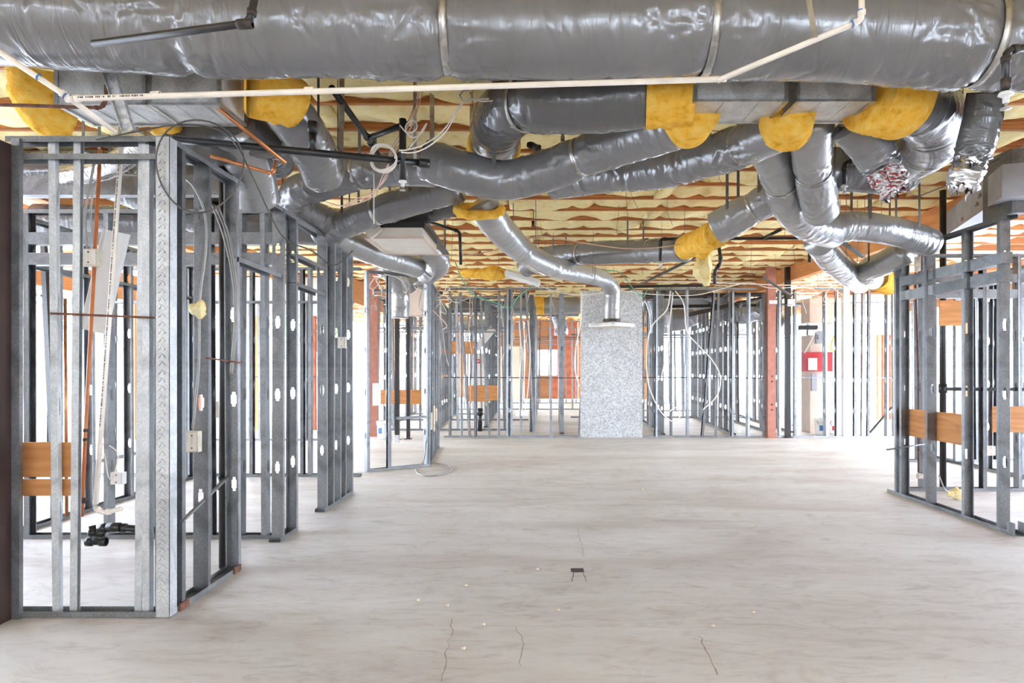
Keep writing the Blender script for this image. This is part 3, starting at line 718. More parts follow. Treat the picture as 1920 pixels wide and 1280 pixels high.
# galvanised sheet
mb = MB(); x0, x1 = PX(1088, 13.93), PX(1204, 13.93)
nx, nz = 24, 50; g = np.random.default_rng(3); vs = []; fs = []
bumps = [(g.uniform(x0, x1), g.uniform(0.2, 2.6), g.uniform(0.1, 0.3), g.normal(0, 0.012)) for _ in range(26)]
for yy in (0, 1):
    for i in range(nx+1):
        for k in range(nz+1):
            x = x0+(x1-x0)*i/nx; z = 0.005+2.99*k/nz
            d = sum(h*math.exp(-((x-bx)**2+(z-bz)**2)/s**2) for bx, bz, s, h in bumps)
            vs.append((x, 13.90+d*0.55+yy*0.002, z))
o_ = (nx+1)*(nz+1)
for i in range(nx):
    for k in range(nz):
        a = i*(nz+1)+k; fs.append((a, a+nz+1, a+nz+2, a+1)); fs.append((o_+a, o_+a+1, o_+a+nz+2, o_+a+nz+1))
mb.add(vs, fs); tag(mb.build('galvanised_sheet', 'galvanised_sheet', smooth=True), 'tall speckled galvanised steel sheet fixed to the far stud row', 'metal sheet', kind='thing')

# deeper rows of framing beyond the far wall
def deep(label, A, B, n, H=3.05, header=None, boards=(), jit=0.12):
    w = Wall(label, A, B, H=H, kind='far', group='stud frames beyond the far stud row')
    for k in range(n):
        if rng.random() < 0.1: continue
        w.stud(min(w.L-0.03, max(0.02, (k+0.5)*w.L/n+rng.uniform(-jit, jit))), rng.random() < 0.5, rng.gauss(0, 0.012), twist=rng.gauss(0, 0.1))
    if header: w.header(0, w.L, header); w.header(0, w.L, header-0.12, flip=False)
    for t0, t1, z0, z1 in boards: w.board(t0, t1, z0, z1, y=-0.06)
    return w
deep('stud frame just behind the far row with a low plywood strip', (-3.9, 15.6), (-0.6, 15.6), 7, header=2.35, boards=[(PX(710, 15.54)+3.9, PX(790, 15.54)+3.9, 0.60, 0.93), (PX(875, 15.54)+3.9, PX(921, 15.54)+3.9, 0.66, 1.03)])
deep('stud frame running back beside the galvanised sheet', (2.7, 14.5), (2.9, 19.6), 9)
deep('stud frame running back right of the white cable loops', (4.2, 14.5), (4.6, 20.2), 10)
deep('cross stud frame behind the galvanised sheet', (1.0, 19.6), (7.2, 19.6), 11, header=2.4, boards=[(1.35, 2.3, 1.0, 1.4)])
deep('cross stud frame with an orange board high on its studs', (-4.1, 18.6), (-0.2, 18.6), 9, header=2.6, boards=[(1.3, 2.25, 1.8, 2.15), (2.3, 3.1, 0.55, 0.95)])
deep('cross stud frame far back before the tall orange timber posts', (-4.1, 21.0), (-1.4, 21.0), 8, header=2.7)
deep('cross stud frame far back right of the galvanised sheet', (2.9, 22.6), (6.6, 22.6), 10, header=2.6)
deep('stud frame running back left of the capped cleanout pipe', (-2.3, 16.0), (-2.6, 22.4), 9)
deep('stud frame running back left of the white outlet boxes', (-3.6, 16.0), (-3.9, 23.0), 8)
deep('stud frame running back behind the slim black post', (5.1, 14.6), (5.3, 18.8), 7)
deep('stud frame running back left of the galvanised sheet', (0.55, 14.6), (0.65, 18.4), 7)
deep('stud frame running back left of the leaning white panel', (-1.2, 16.2), (-1.3, 23.0), 9)
deep('stud frame running back left of the window opening', (-0.1, 15.2), (0.0, 22.0), 9)
deep('cross stud frame two rooms behind the far row', (-4.1, 23.4), (2.4, 23.4), 13, header=2.5)
deep('last cross stud frame in front of the plywood back wall', (-4.0, 27.5), (6.8, 27.5), 20, header=2.5, boards=[(6.3, 7.4, 1.0, 1.35)])
deep('stud frame running back toward the red panel', (5.6, 15.0), (6.2, 22.0), 9)
deep('stud frame in the rear right bay before the white header', (6.3, 16.8), (9.8, 16.8), 4)

# ------------------------------------------------------------------ ducts
# D1 the big trunk across the top of the picture
def trunk():
    pts = [V(-3.4, 3.56, 3.245), V(-2.75, 3.55, 3.245), V(-2.2, 3.54, 3.215), V(-1.75, 3.53, 3.18), V(-1.0, 3.52, 3.17), V(-0.2, 3.52, 3.168), V(0.8, 3.52, 3.168), V(1.6, 3.50, 3.14), V(2.3, 3.48, 3.09), V(3.3, 3.46, 3.04)]
    root = empty('trunk_duct', pts[0], 'huge grey film-wrapped trunk duct spanning the whole width overhead', 'duct')
    R, S = catmull(pts, 0.012); px = R[:, 0]*F/R[:, 1]+VX
    tt = [S[int(np.argmin(np.abs(px-q)))]/S[-1] for q in (355, 838, 1326, 1836)]
    j, fr = duct_mesh('jacket', pts, 0.242, 'grey_film', root, straps=tt, count=46, h=0.006, ds=0.011, segs=96)
    for q in tt[1:]:
        b = ring_band('strap', fr, q, 0.242*0.925, 0.040, 'strap_metal', root, segs=64)
trunk()
# metal plenum boxes
def plenum(label, px0, px1, Y0=3.90, Y1=4.23, z0=2.95, z1=3.42):
    x0, x1 = PX(px0, Y0), PX(px1, Y0); root = empty('sheet_metal_plenum', ((x0+x1)/2, (Y0+Y1)/2, z0), label, 'duct')
    mb = MB(); mb.box((x0, Y0, z0), (x1, Y1, z1)); mb.build('body', 'galvanised_box', root)
    mb = MB()
    for x in (x0, x1): mb.box((x-0.012, Y0-0.012, z0-0.012), (x+0.012, Y1+0.012, z0+0.004)); mb.box((x-0.012, Y0-0.012, z0), (x+0.012, Y0+0.004, z1))
    mb.box((x0, Y1-0.004, z0-0.012), (x1, Y1+0.012, z0+0.004)); mb.box((x0, Y0-0.008, z0-0.010), (x1, Y0+0.004, z0+0.004)); mb.build('seam_flange', 'strap_metal', root)
    for f in (0.33, 0.72):
        mb = MB(); mb.box((x0+(x1-x0)*f, Y0+0.01, z0-0.004), (x0+(x1-x0)*f+0.006, Y1-0.01, z0)); mb.build('bottom_crease', 'galvanised_box', root)
plenum('galvanised duct box beside the square yellow wrap, right of centre', 1303, 1474)
plenum('galvanised duct box between the first box and the yellow elbow wrap', 1495, 1637)
plenum('galvanised duct box at upper left crossed by the steel channel', 107, 272, 3.95, 4.28, 2.95, 3.42)
plenum('galvanised duct box at upper left above the copper pipe', 281, 412, 3.95, 4.28, 2.95, 3.42)

duct('dark grey duct with a bend right behind the trunk, yellow wrap on its end', [P(1213, 182, 4.12), P(1100, 189, 4.18), P(1020, 192, 4.26), P(965, 198, 4.42), P(938, 222, 4.72), P(930, 250, 5.1), P(926, 283, 5.45)], 0.19, 'dark_film', straps=(0.4,),
     collars=[([P(1212, 181, 4.11), P(1300, 178, 4.07)], 0.195), ([P(927, 268, 5.3), P(920, 300, 5.62)], 0.205)])
duct('long sagging grey duct sweeping under the ceiling from the first metal box', [P(1292, 226, 4.25), P(1245, 243, 4.4), P(1180, 264, 4.6), P(1100, 290, 4.82), P(1020, 322, 4.98), P(940, 338, 5.02), P(868, 322, 5.0), P(800, 300, 5.05)], 0.148, straps=(0.42,), count=34,
     collars=[([P(1300, 205, 4.1), P(1286, 232, 4.3)], 0.165)])
duct('wrinkled grey duct rising to the second metal box', [P(1478, 235, 4.3), P(1440, 252, 4.5), P(1360, 284, 4.95), P(1250, 315, 5.4), P(1140, 328, 5.75), P(1040, 342, 6.1)], 0.15, straps=(0.2,), count=46, h=0.008,
     collars=[([P(1476, 208, 4.12), P(1473, 238, 4.33)], 0.165)])
duct('grey duct with a hooked elbow ending above the left partition', [P(812, 318, 5.9), P(740, 318, 6.0), P(670, 326, 6.1), P(600, 346, 6.2), P(556, 362, 6.3), P(560, 392, 6.5), P(600, 410, 6.7), P(640, 424, 6.9)], 0.148, straps=(0.34,), count=38, h=0.009)
duct('duct dropping from orange yellow wrap at the upper left box', [P(515, 178, 4.35), P(545, 215, 4.45), P(575, 258, 4.65), P(596, 298, 4.9), P(606, 325, 5.1)], 0.155, straps=(), count=34, collars=[([P(470, 168, 4.2), P(520, 180, 4.3), P(548, 196, 4.4)], 0.168)])
duct('bright silver-grey duct slanting down over the white light housing', [P(862, 350, 6.4), P(800, 368, 6.5), P(720, 392, 6.6), P(650, 418, 6.75), P(600, 440, 6.9)], 0.14, straps=(0.55,), count=30)
duct('dark duct leading left out of the yellow ring', [P(862, 383, 7.2), P(810, 393, 7.3), P(745, 412, 7.4), P(705, 428, 7.5)], 0.128, 'dark_film', count=40, h=0.008)
# hanging supply drop with diffuser
dl = [P(902, 378, 6.5), P(915, 400, 6.6), P(940, 432, 7.2), P(985, 475, 8.6), P(1035, 500, 10.0), P(1085, 512, 11.2), P(1128, 522, 12.2), P(1147, 542, 12.6), P(1147, 575, 12.65), P(1147, 603, 12.65)]
r_ = duct('long silver duct drooping from the yellow ring to a hanging diffuser', dl, 0.155, 'silver_film', straps=(0.25, 0.5, 0.75), count=18, strap_w=0.015)
ring_pts = []
c = P(900, 380, 6.5)
A_ = np.linspace(0, 2*np.pi, 28, endpoint=False)
R_ = np.array([[c.x+0.205*math.cos(a), c.y-0.06+0.12*math.sin(a), c.z-0.02-0.07*(1-math.sin(a))] for a in A_]+[[c.x+0.205, c.y-0.06, c.z-0.09]])
g = np.random.default_rng(11); T_, U_, W_ = frames(R_); aa = np.linspace(0, 2*np.pi, 12, endpoint=False)
vv = R_[:, None, :]+(0.042+0.008*g.normal(0, 1, (len(R_), 12)))[:, :, None]*(np.cos(aa)[None, :, None]*U_[:, None, :]+np.sin(aa)[None, :, None]*W_[:, None, :])
vv[-1] = vv[0]
o = grid_mesh('insulation_collar', vv, len(R_), 12, 'duct_wrap', r_)
# diffuser
dc = P(1147, 612, 12.65)
root = empty('ceiling_diffuser', dc, 'square white air diffuser hanging cornerwise before the galvanised sheet', 'diffuser')
mb = MB(); q = [(0.43*math.cos(a), 0.43*math.sin(a)) for a in (0, math.pi/2, math.pi, 3*math.pi/2)]
vs = [(dc.x+a, dc.y+b, dc.z-0.01) for a, b in q]+[(dc.x+a, dc.y+b, dc.z+0.03) for a, b in q]; mb.add(vs, [(3, 2, 1, 0), (4, 5, 6, 7), (0, 1, 5, 4), (1, 2, 6, 5), (2, 3, 7, 6), (3, 0, 4, 7)]); mb.build('plate', 'beige_light', root)
mb = MB(); vs = [(dc.x+a*1.02, dc.y+b*1.02, dc.z+0.01) for a, b in q]+[(dc.x+a*0.98, dc.y+b*0.98, dc.z+0.055) for a, b in q]+[(dc.x+a*0.38, dc.y+b*0.38, dc.z+0.09) for a, b in q]
mb.add(vs, [(0, 1, 5, 4), (1, 2, 6, 5), (2, 3, 7, 6), (3, 0, 4, 7), (4, 5, 9, 8), (5, 6, 10, 9), (6, 7, 11, 10), (7, 4, 8, 11)]); mb.build('rim', 'galvanised_box', root)
mb = MB(); mb.lathe([(0.17, 0.03), (0.165, 0.11), (0.16, 0.14)], dc, 24); mb.build('neck', 'iron', root, smooth=True)

# right hand group
duct('grey duct stepping down on the left of the descending pair', [P(1432, 268, 5.0), P(1452, 300, 5.15), P(1466, 345, 5.4), P(1486, 392, 5.7), P(1520, 424, 6.1), P(1560, 436, 6.5)], 0.145, 'silver_film', straps=(0.26,), count=26)
duct('grey duct hanging on the right of the descending pair', [P(1520, 216, 4.5), P(1522, 262, 4.7), P(1523, 305, 4.95), P(1530, 350, 5.2), P(1540, 396, 5.45)], 0.14, 'silver_film', straps=(0.55,), count=26)
duct('silver duct with a red stripe crossing to the right wall frame', [P(1548, 430, 6.4), P(1600, 424, 6.5), P(1655, 430, 6.6), P(1700, 440, 6.75), P(1745, 455, 6.9)], 0.135, 'silver_film', straps=(), count=30, ring=0.004)
duct('pale duct sloping down left toward the yellow gathered wrap', [P(1470, 352, 6.2), P(1440, 374, 6.3), P(1390, 402, 6.45), P(1342, 428, 6.6)], 0.155, 'silver_film', straps=(0.45,), count=14)
duct('horizontal grey duct under the ceiling before the black sprinkler line', [P(1285, 466, 9.0), P(1200, 471, 9.8), P(1100, 475, 10.6), P(1020, 483, 11.2), P(985, 500, 11.6)], 0.175, 'grey_film', straps=(0.2, 0.62), count=24,
     collars=[([P(1345, 438, 7.6), P(1318, 450, 8.2), P(1286, 464, 8.9)], 0.155)])
duct('bulging dark elbow duct at the upper right with yellow wrap', [P(1645, 172, 4.05), P(1700, 190, 4.15), P(1745, 215, 4.35), P(1752, 255, 4.7), P(1715, 285, 5.1), P(1670, 300, 5.5)], 0.20, 'dark_film', count=22,
     collars=[([P(1625, 178, 4.02), P(1668, 186, 4.08), P(1690, 196, 4.14)], 0.212)])
def torn(label, pts, r, mat, end):
    root = duct(label, pts, r, mat, count=30, name='torn_duct', tear=0.16)
    pts = [Vector(p) for p in pts]; d = (pts[-1]-pts[-2]).normalized()
    duct_mesh('torn_foil_end', [pts[-1]-d*0.06, pts[-1]+d*0.05, pts[-1]+d*0.13], r*0.88, end, root, count=140, h=0.016, ds=0.012, segs=36, tear=0.14, caps=False)
    duct_mesh('torn_insulation', [pts[-1]-d*0.10, pts[-1]+d*0.03], r*0.62, 'red_wrap', root, count=100, h=0.012, ds=0.012, segs=24)
torn('torn duct with shredded red and silver foil end', [P(1592, 232, 4.4), P(1620, 262, 4.45), P(1648, 300, 4.5), P(1664, 330, 4.5)], 0.125, 'grey_film', 'printed_foil')
torn('second torn duct with a frayed end showing red lining', [P(1850, 172, 4.0), P(1842, 220, 4.05), P(1830, 270, 4.1), P(1815, 318, 4.12)], 0.105, 'dark_film', 'foil')
duct('dull duct passing behind the shredded foil end', [P(1560, 318, 5.9), P(1610, 318, 5.95), P(1665, 322, 6.0), P(1700, 318, 6.05)], 0.19, 'dark_film', count=20)
duct('lower right duct bending down over the far stud row', [P(1536, 452, 6.9), P(1560, 485, 7.5), P(1590, 512, 8.2), P(1612, 528, 9.0)], 0.15, 'silver_film', count=26)
duct('duct angling from the right wall frame with yellow wrap below', [P(1700, 470, 7.3), P(1660, 492, 7.6), P(1628, 506, 8.0), P(1636, 522, 8.6)], 0.14, 'silver_film', straps=(0.5,), count=22, collars=[([P(1640, 520, 8.6), P(1668, 528, 9.2)], 0.16)])
# rigid duct board above the right wall
def ductboard():
    a0, a1 = P(1925, 335, 5.6), P(1790, 428, 8.6); root = empty('wrapped_rectangular_duct', a1, 'grey wrapped rectangular duct with marker scribbles above the right wall frame', 'duct')
    mb = MB(); mb.bar(a0, a1, 0.34, 0.27); mb.build('jacket', 'grey_wrap', root)
    d = (a0-a1).normalized(); side = d.cross(V(0, 0, 1)).normalized(); side = -side if side.x > 0 else side
    up = V(0, 0, 1)
    for f, z in ((0.72, 0.02), (0.68, -0.04), (0.45, -0.08)):
        p = a1.lerp(a0, f)+side*0.172+up*z; mb = MB()
        for k in range(5): mb.bar(p+d*(0.03*k)+up*0.02*(k % 2), p+d*(0.03*k+0.022)-up*0.015*((k+1) % 2), 0.004, 0.008)
        mb.build('marker_scribble', 'red_enamel' if f < 0.5 else 'black_plastic', root)
ductboard()
duct('large grey duct emerging at the far upper right corner', [V(3.25, 3.9, 2.98), V(3.5, 4.25, 2.98), V(4.0, 4.6, 2.98)], 0.2, 'dark_film', count=20)
# left hand group
duct('smooth grey duct slanting behind the top left frame', [P(430, 235, 4.6), P(455, 275, 4.8), P(470, 320, 5.0), P(478, 370, 5.2)], 0.17, 'silver_film', count=12)
duct('dark duct bending behind the copper pipe', [P(330, 262, 4.7), P(400, 268, 4.7), P(470, 255, 4.75), P(505, 262, 5.0), P(515, 300, 5.4)], 0.16, 'dark_film', count=26)
duct('ribbed silver flex duct inside the small left room', [P(120, 330, 5.4), P(190, 318, 5.3), P(240, 292, 5.2), P(275, 262, 5.1)], 0.075, 'foil', count=4, ring=0.008)
duct('grey duct lying across the small left room', [P(130, 312, 6.2), P(220, 345, 6.3), P(330, 390, 6.4), P(420, 420, 6.6)], 0.16, 'grey_film', count=24)
duct('wide dark duct across the back of the small left room', [V(-5.2, 6.5, 3.25), V(-4.2, 6.45, 3.25), V(-3.2, 6.5, 3.22), V(-2.6, 6.7, 3.2)], 0.22, 'dark_film', count=20)
duct('second grey duct hanging behind the boxed header of the left room', [V(-5.4, 7.4, 3.0), V(-4.3, 7.5, 3.0), V(-3.3, 7.7, 3.05), V(-2.7, 8.3, 3.1)], 0.2, 'grey_film', count=20)
duct('silver duct sloping low beneath the beige light housing', [P(622, 438, 7.2), P(660, 455, 7.6), P(720, 480, 8.4), P(780, 500, 9.2)], 0.15, 'silver_film', count=24)
duct('short silver duct curling past the right end of the beige housing', [P(790, 455, 8.8), P(812, 472, 9.0), P(822, 496, 9.3), P(800, 512, 9.7)], 0.16, 'silver_film', count=30, h=0.008)
duct('vertical silver duct drop behind the whitish corner frame', [P(720, 500, 10.6), P(742, 522, 11.0), P(750, 552, 11.2), P(749, 596, 11.2)], 0.15, 'silver_film', count=20, straps=(0.6,))
duct('short grey duct behind the brown housing in the middle left', [P(762, 535, 12), P(782, 520, 12.2), P(800, 530, 12.5)], 0.16, 'grey_film', count=20)
for lb, pts, r, mt in (
    ('distant dark duct high behind the left half of the far row', [P(845, 575, 21), P(900, 568, 21), P(945, 580, 21.5)], 0.28, 'dark_film'),
    ('distant silver duct sagging behind the leaning studs', [P(862, 606, 24), P(900, 612, 24), P(960, 604, 24)], 0.26, 'silver_film'),
    ('distant grey duct drop behind the stud left of the sheet', [P(1046, 590, 20), P(1052, 612, 20), P(1052, 628, 20)], 0.2, 'grey_film'),
    ('distant grey duct right of the sheet low over the frames', [P(1212, 592, 19), P(1265, 600, 19), P(1300, 590, 19)], 0.3, 'grey_film'),
    ('distant dark duct behind the right studs of the far row', [P(1345, 580, 18), P(1390, 588, 18), P(1430, 578, 18)], 0.27, 'dark_film'),
    ('distant silver foil duct behind the middle of the right studs', [P(1330, 612, 22), P(1360, 606, 22), P(1400, 618, 22)], 0.28, 'foil')):
    duct(lb, pts, r, mt, count=14, h=0.012)
# yellow wrap left of the upper left box
root = empty('hanging_insulation', P(70, 240, 4.3), 'bulging yellow insulation wrap left of the upper left duct box', 'insulation')
duct_mesh('insulation_roll', [P(62, 128, 4.2), P(66, 180, 4.25), P(88, 215, 4.3), P(130, 236, 4.4)], 0.13, 'duct_wrap', root, count=70, h=0.015)
root = empty('hanging_insulation', P(318, 238, 4.6), 'small yellow wrap showing beneath the upper left duct boxes', 'insulation')
duct_mesh('insulation_roll', [P(290, 232, 4.5), P(335, 230, 4.5)], 0.07, 'duct_wrap', root, count=70, h=0.012)
# ducts far beyond
duct('distant silver duct run with a yellow joint behind the studs', [P(950, 572, 19), P(1000, 574, 19), P(1085, 572, 19.2)], 0.24, 'silver_film', count=8, collars=[([P(994, 573, 18.9), P(1020, 573, 18.9)], 0.25)])
duct('distant grey duct bundle behind the right half of the far stud row', [P(1205, 565, 17), P(1260, 560, 17.2), P(1330, 562, 17.4)], 0.26, 'grey_film', count=10)
duct('distant drooping grey duct right of the galvanised sheet', [P(1228, 560, 16.4), P(1236, 590, 16.4), P(1238, 625, 16.4)], 0.24, 'grey_film', count=12)
duct('distant dark flex duct behind the brown steel post', [P(1425, 575, 16.5), P(1450, 590, 16.2), P(1466, 612, 16)], 0.17, 'dark_film', count=12)

# ------------------------------------------------------------------ pipes
def fitting(name, p, d, r, L, mat, parent):
    d = Vector(d).normalized(); mb = MB(); mb.lathe([(r*0.8, -L/2), (r, -L/2), (r, L/2), (r*0.8, L/2)], Vector(p), 14, axis=d); return mb.build(name, mat, parent, smooth=True)
def pipe(label, runs, r, mat, name='pipe', cat='pipe', couplers=(), cmat=None, head=None):
    runs = [[Vector(p) for p in run] for run in runs]; root = empty(name, runs[0][0], label, cat)
    for run in runs:
        sharp_tube('pipe_run', run, r, mat, root)
        for i in range(1, len(run)-1):
            for q in (run[i-1], run[i+1]):
                d = (q-run[i]).normalized(); fitting('elbow_collar', run[i]+d*r*2.6, d, r*1.28, r*1.6, cmat or mat, root)
    for p, d in couplers: fitting('coupling', p, d, r*1.3, r*3, cmat or mat, root)
    if head is not None:
        h = Vector(head); mb = MB(); mb.lathe([(0.004, 0.012), (0.024, 0.010), (0.029, 0.0), (0.022, -0.004), (0.012, -0.006), (0.012, -0.03), (0.004, -0.032)], h, 18); e = mb.build('escutcheon', 'white_paint', root, smooth=True)
        mb = MB(); mb.lathe([(0.006, -0.03), (0.006, -0.05), (0.02, -0.052), (0.02, -0.056), (0.002, -0.057)], h, 12); mb.build('deflector', 'strap_metal', e, smooth=True)
    return root
a, b_, c_, d_ = P(-30, 78, 2.9), P(132, 185, 3.02), P(215, 246, 3.3), P(1362, 148, 2.98)
pv = pipe('cream plastic water pipe running the full width under the trunk duct', [[a, b_, d_], [b_, c_], [P(1345, 151, 2.98), P(1616, 38, 2.86), P(1615, -20, 2.86)]], 0.0125, 'pvc', couplers=[(P(292, 178, 3.02), d_-b_), (P(580, 170, 3.01), d_-b_), (b_, d_-b_)])
for p, d in ((P(136, 184, 3.02), d_-b_), (P(122, 180, 3.01), b_-a), (P(72, 144, 2.96), b_-a), (P(1598, 45, 2.86), P(1616, 38, 2.86)-P(1345, 151, 2.98)), (P(1615, 20, 2.86), (0, 0, 1))): fitting('glue_ring', p, d, 0.0156, 0.006, 'blue_glue', pv)
def print_line(a, b, r, parent, seed):
    g = random.Random(seed); d = (b-a).normalized(); L = (b-a).length; t = 0.0; mb = MB(); n = Vector((0, -1, 0)); n = (n-d*n.dot(d)).normalized()
    while t < L:
        wd = g.uniform(0.003, 0.007)
        if g.random() < 0.8: p = a+d*t+n*(r+0.0002); mb.bar(p, p+d*wd, g.uniform(0.005, 0.009), 0.0006, up=tuple(n))
        t += wd+g.uniform(0.002, 0.004)
    mb.build('printed_lettering', 'black_plastic', parent)
print_line(b_.lerp(d_, 0.012), b_.lerp(d_, 0.115), 0.0125, pv, 3)
hb = MB(); hb.bar(P(1528, 70, 2.87), P(1515, -10, 2.87), 0.022, 0.004, up=(0, 1, 0)); hb.build('hanger_strap', 'strap_metal', pv)
pipe('black iron sprinkler pipe crossing in front of the trunk at upper left', [[P(175, 82, 2.9), P(468, 43, 2.72), P(481, -25, 2.70)]], 0.0155, 'black_pipe', couplers=[(P(462, 45, 2.72), (1, 0, 0.1))], cmat='iron')
pipe('black sprinkler drop at the upper right corner', [[P(1950, 86, 2.7), P(1886, 94, 2.7), P(1886, 172, 2.7)]], 0.0145, 'black_pipe', couplers=[(P(1886, 158, 2.7), (0, 0, 1))], cmat='iron', head=P(1886, 178, 2.7))
zp = 2.80
p0, p1 = PZ(325, 261, zp), PZ(795, 306, zp)
pipe('long black sprinkler line with a capped stub above the left frame', [[p0, p1], [PZ(586, 286, zp), PZ(586, 286, zp)+V(0, 0, 0.16)], [PZ(755, 302, zp)+V(0, 0, 0.28), PZ(755, 302, zp)-V(0, 0, 0.13)]], 0.024, 'black_pipe', couplers=[(p1, p1-p0), (PZ(586, 286, zp)+V(0, 0, 0.16), (0, 0, 1))], head=PZ(755, 302, zp)-V(0, 0, 0.14))
pipe('black pipe slanting up to the joists near the white cable coil', [[PZ(622, 165, 3.22), PZ(692, 262, 3.2), PZ(715, 300, 3.15)], [PZ(692, 258, 3.2), P(762, 232, 4.9)]], 0.022, 'black_pipe')
pipe('black sprinkler line with two drops under the far ceiling', [[P(1238, 490, 9), P(1238, 448, 9), P(1518, 446, 9), P(1518, 492, 9)], [P(1430, 447, 9), P(1464, 430, 8.6)]], 0.022, 'black_pipe', head=P(1238, 496, 9))
pipe('dark pipe receding diagonally below the ceiling', [[P(1440, 402, 7.4), P(1345, 462, 9.6), P(1170, 548, 15.4)], [P(1348, 462, 9.6), P(1352, 492, 9.7), P(1340, 508, 9.7), P(1340, 532, 9.7)]], 0.025, 'iron')
pipe('low black pipe with an upturned end above the far stud row', [[P(1130, 538, 13.2), P(1322, 535, 13.2), P(1330, 508, 13.2)]], 0.028, 'black_pipe')
pipe('thin black pipe dropping in front of the yellow batts at centre left', [[P(805, 416, 8), P(862, 434, 8), P(864, 496, 8)]], 0.018, 'black_pipe')
pipe('black drain elbow above the sagging duct', [[P(975, 300, 5.6), P(992, 294, 5.6), P(1010, 290, 5.5), P(1008, 275, 5.45), P(990, 271, 5.4)]], 0.022, 'black_pipe')
pipe('tall black drain pipe standing inside the right room', [[P(1768, 921, 8.05), P(1768, 300, 8.05)]], 0.036, 'black_pipe', couplers=[(P(1768, 728, 8.05), (0, 0, 1))])
pipe('black sprinkler drop in front of the dull duct at right', [[P(1640, 303, 5.5), P(1583, 303, 5.5), P(1583, 345, 5.5)]], 0.02, 'black_pipe', head=P(1583, 350, 5.5))
pipe('short black pipe elbow behind the shredded foil end', [[P(1690, 318, 5.6), P(1725, 318, 5.7), P(1728, 300, 5.7)]], 0.02, 'black_pipe')
# plumbing in the near left frame
pipe('orange copper riser leaning in the near left frame', [[P(188, 280, 4.08), P(160, 815, 4.08), P(153, 968, 4.08)]], 0.0105, 'orange_pipe', couplers=[(P(158, 938, 4.08), (0, 0, 1))], cmat='iron')
pipe('bright copper pipe standing beside the leaning orange riser', [[P(122, 560, 4.06), P(125, 968, 4.06)]], 0.009, 'copper', couplers=[(P(125, 905, 4.06), (0, 0, 1))], cmat='iron')
rs = pipe('cream plastic riser leaning with a black elbow at its foot', [[P(228, 268, 4.1), P(180, 945, 4.1)], [P(178, 950, 4.1), P(192, 962, 4.1), P(228, 953, 4.1)]], 0.014, 'pvc')
print_line(P(225, 310, 4.1), P(190, 800, 4.1), 0.014, rs, 5)
pipe('black plastic trap and waste arm low in the near left frame', [[P(172, 985, 4.15), P(176, 1015, 4.15), P(186, 1015, 4.15), P(190, 990, 4.15), P(212, 988, 4.15), P(292, 994, 4.2)]], 0.022, 'black_pipe', couplers=[(P(215, 988, 4.15), (1, 0, 0))])
pipe('short black drain stub rising from the floor behind the corner stud', [[P(337, 1128, 4.35), P(337, 955, 4.35)]], 0.026, 'black_pipe', couplers=[(P(337, 1010, 4.35), (0, 0, 1))])
pipe('tall black vent pipe against the left aisle studs', [[P(419, 1066, 4.86), P(419, 275, 4.86)]], 0.031, 'black_pipe', couplers=[(P(419, 905, 4.86), (0, 0, 1))])
pipe('copper pipe slanting down in front of the upper left ducts', [[P(383, 178, 4.0), P(386, 184, 4.0), P(536, 306, 4.2)]], 0.012, 'copper')
pipe('thin copper pipe bending along the left aisle top track', [[P(395, 292, 4.25), P(512, 326, 4.5), P(518, 300, 4.5)]], 0.011, 'copper')
pipe('rusty thin pipe below the upper left duct box', [[P(-20, 196, 3.8), P(190, 202, 3.85), P(198, 190, 3.85), P(199, 160, 3.85)]], 0.010, 'rust')
pipe('thin copper drop inside the right room frame', [[P(1714, 440, 7.6), P(1722, 700, 7.6), P(1722, 885, 7.6)]], 0.009, 'rust', couplers=[(P(1722, 843, 7.6), (0, 0, 1))])
pipe('capped black cleanout pipe standing beyond the far stud row', [[P(900, 808, 15.2), P(900, 765, 15.2)]], 0.05, 'black_pipe', couplers=[(P(900, 772, 15.2), (0, 0, 1))])
pipe('thin grey rod sticking out of the right frame above the floor', [[P(1662, 843, 7.5), P(1735, 832, 7.5)]], 0.010, 'galvanised', name='steel_rod')

# distant overhead clutter beyond the far row
for n, (pa, pb, Y, r, mt, lb) in enumerate((
    ((845, 560), (985, 556), 17.5, 0.035, 'iron', 'dark pipe crossing overhead beyond the far row, left of the sheet'),
    ((840, 586), (1085, 590), 20.0, 0.05, 'galvanised', 'grey conduit crossing far behind the green cable'),
    ((1210, 556), (1440, 552), 15.5, 0.05, 'iron', 'dark pipe crossing just behind the right half of the far row'),
    ((1210, 575), (1560, 570), 16.5, 0.04, 'black_pipe', 'black pipe level behind the brown steel post'),
    ((1290, 590), (1480, 548), 15.2, 0.045, 'iron', 'dark pipe slanting behind the brown steel post'),
    ((700, 545), (830, 549), 13.0, 0.03, 'black_pipe', 'black pipe behind the whitish corner frame head'),
    ((660, 492), (835, 489), 9.2, 0.016, 'rust', 'rusty rod crossing below the beige light housing'),
    ((1215, 600), (1420, 604), 20.5, 0.06, 'galvanised', 'grey conduit far behind the white cable loops'))):
    pipe(lb, [[P(*pa, Y), P(*pb, Y)]], r, mt, couplers=[((P(*pa, Y)+P(*pb, Y))/2, P(*pb, Y)-P(*pa, Y))])
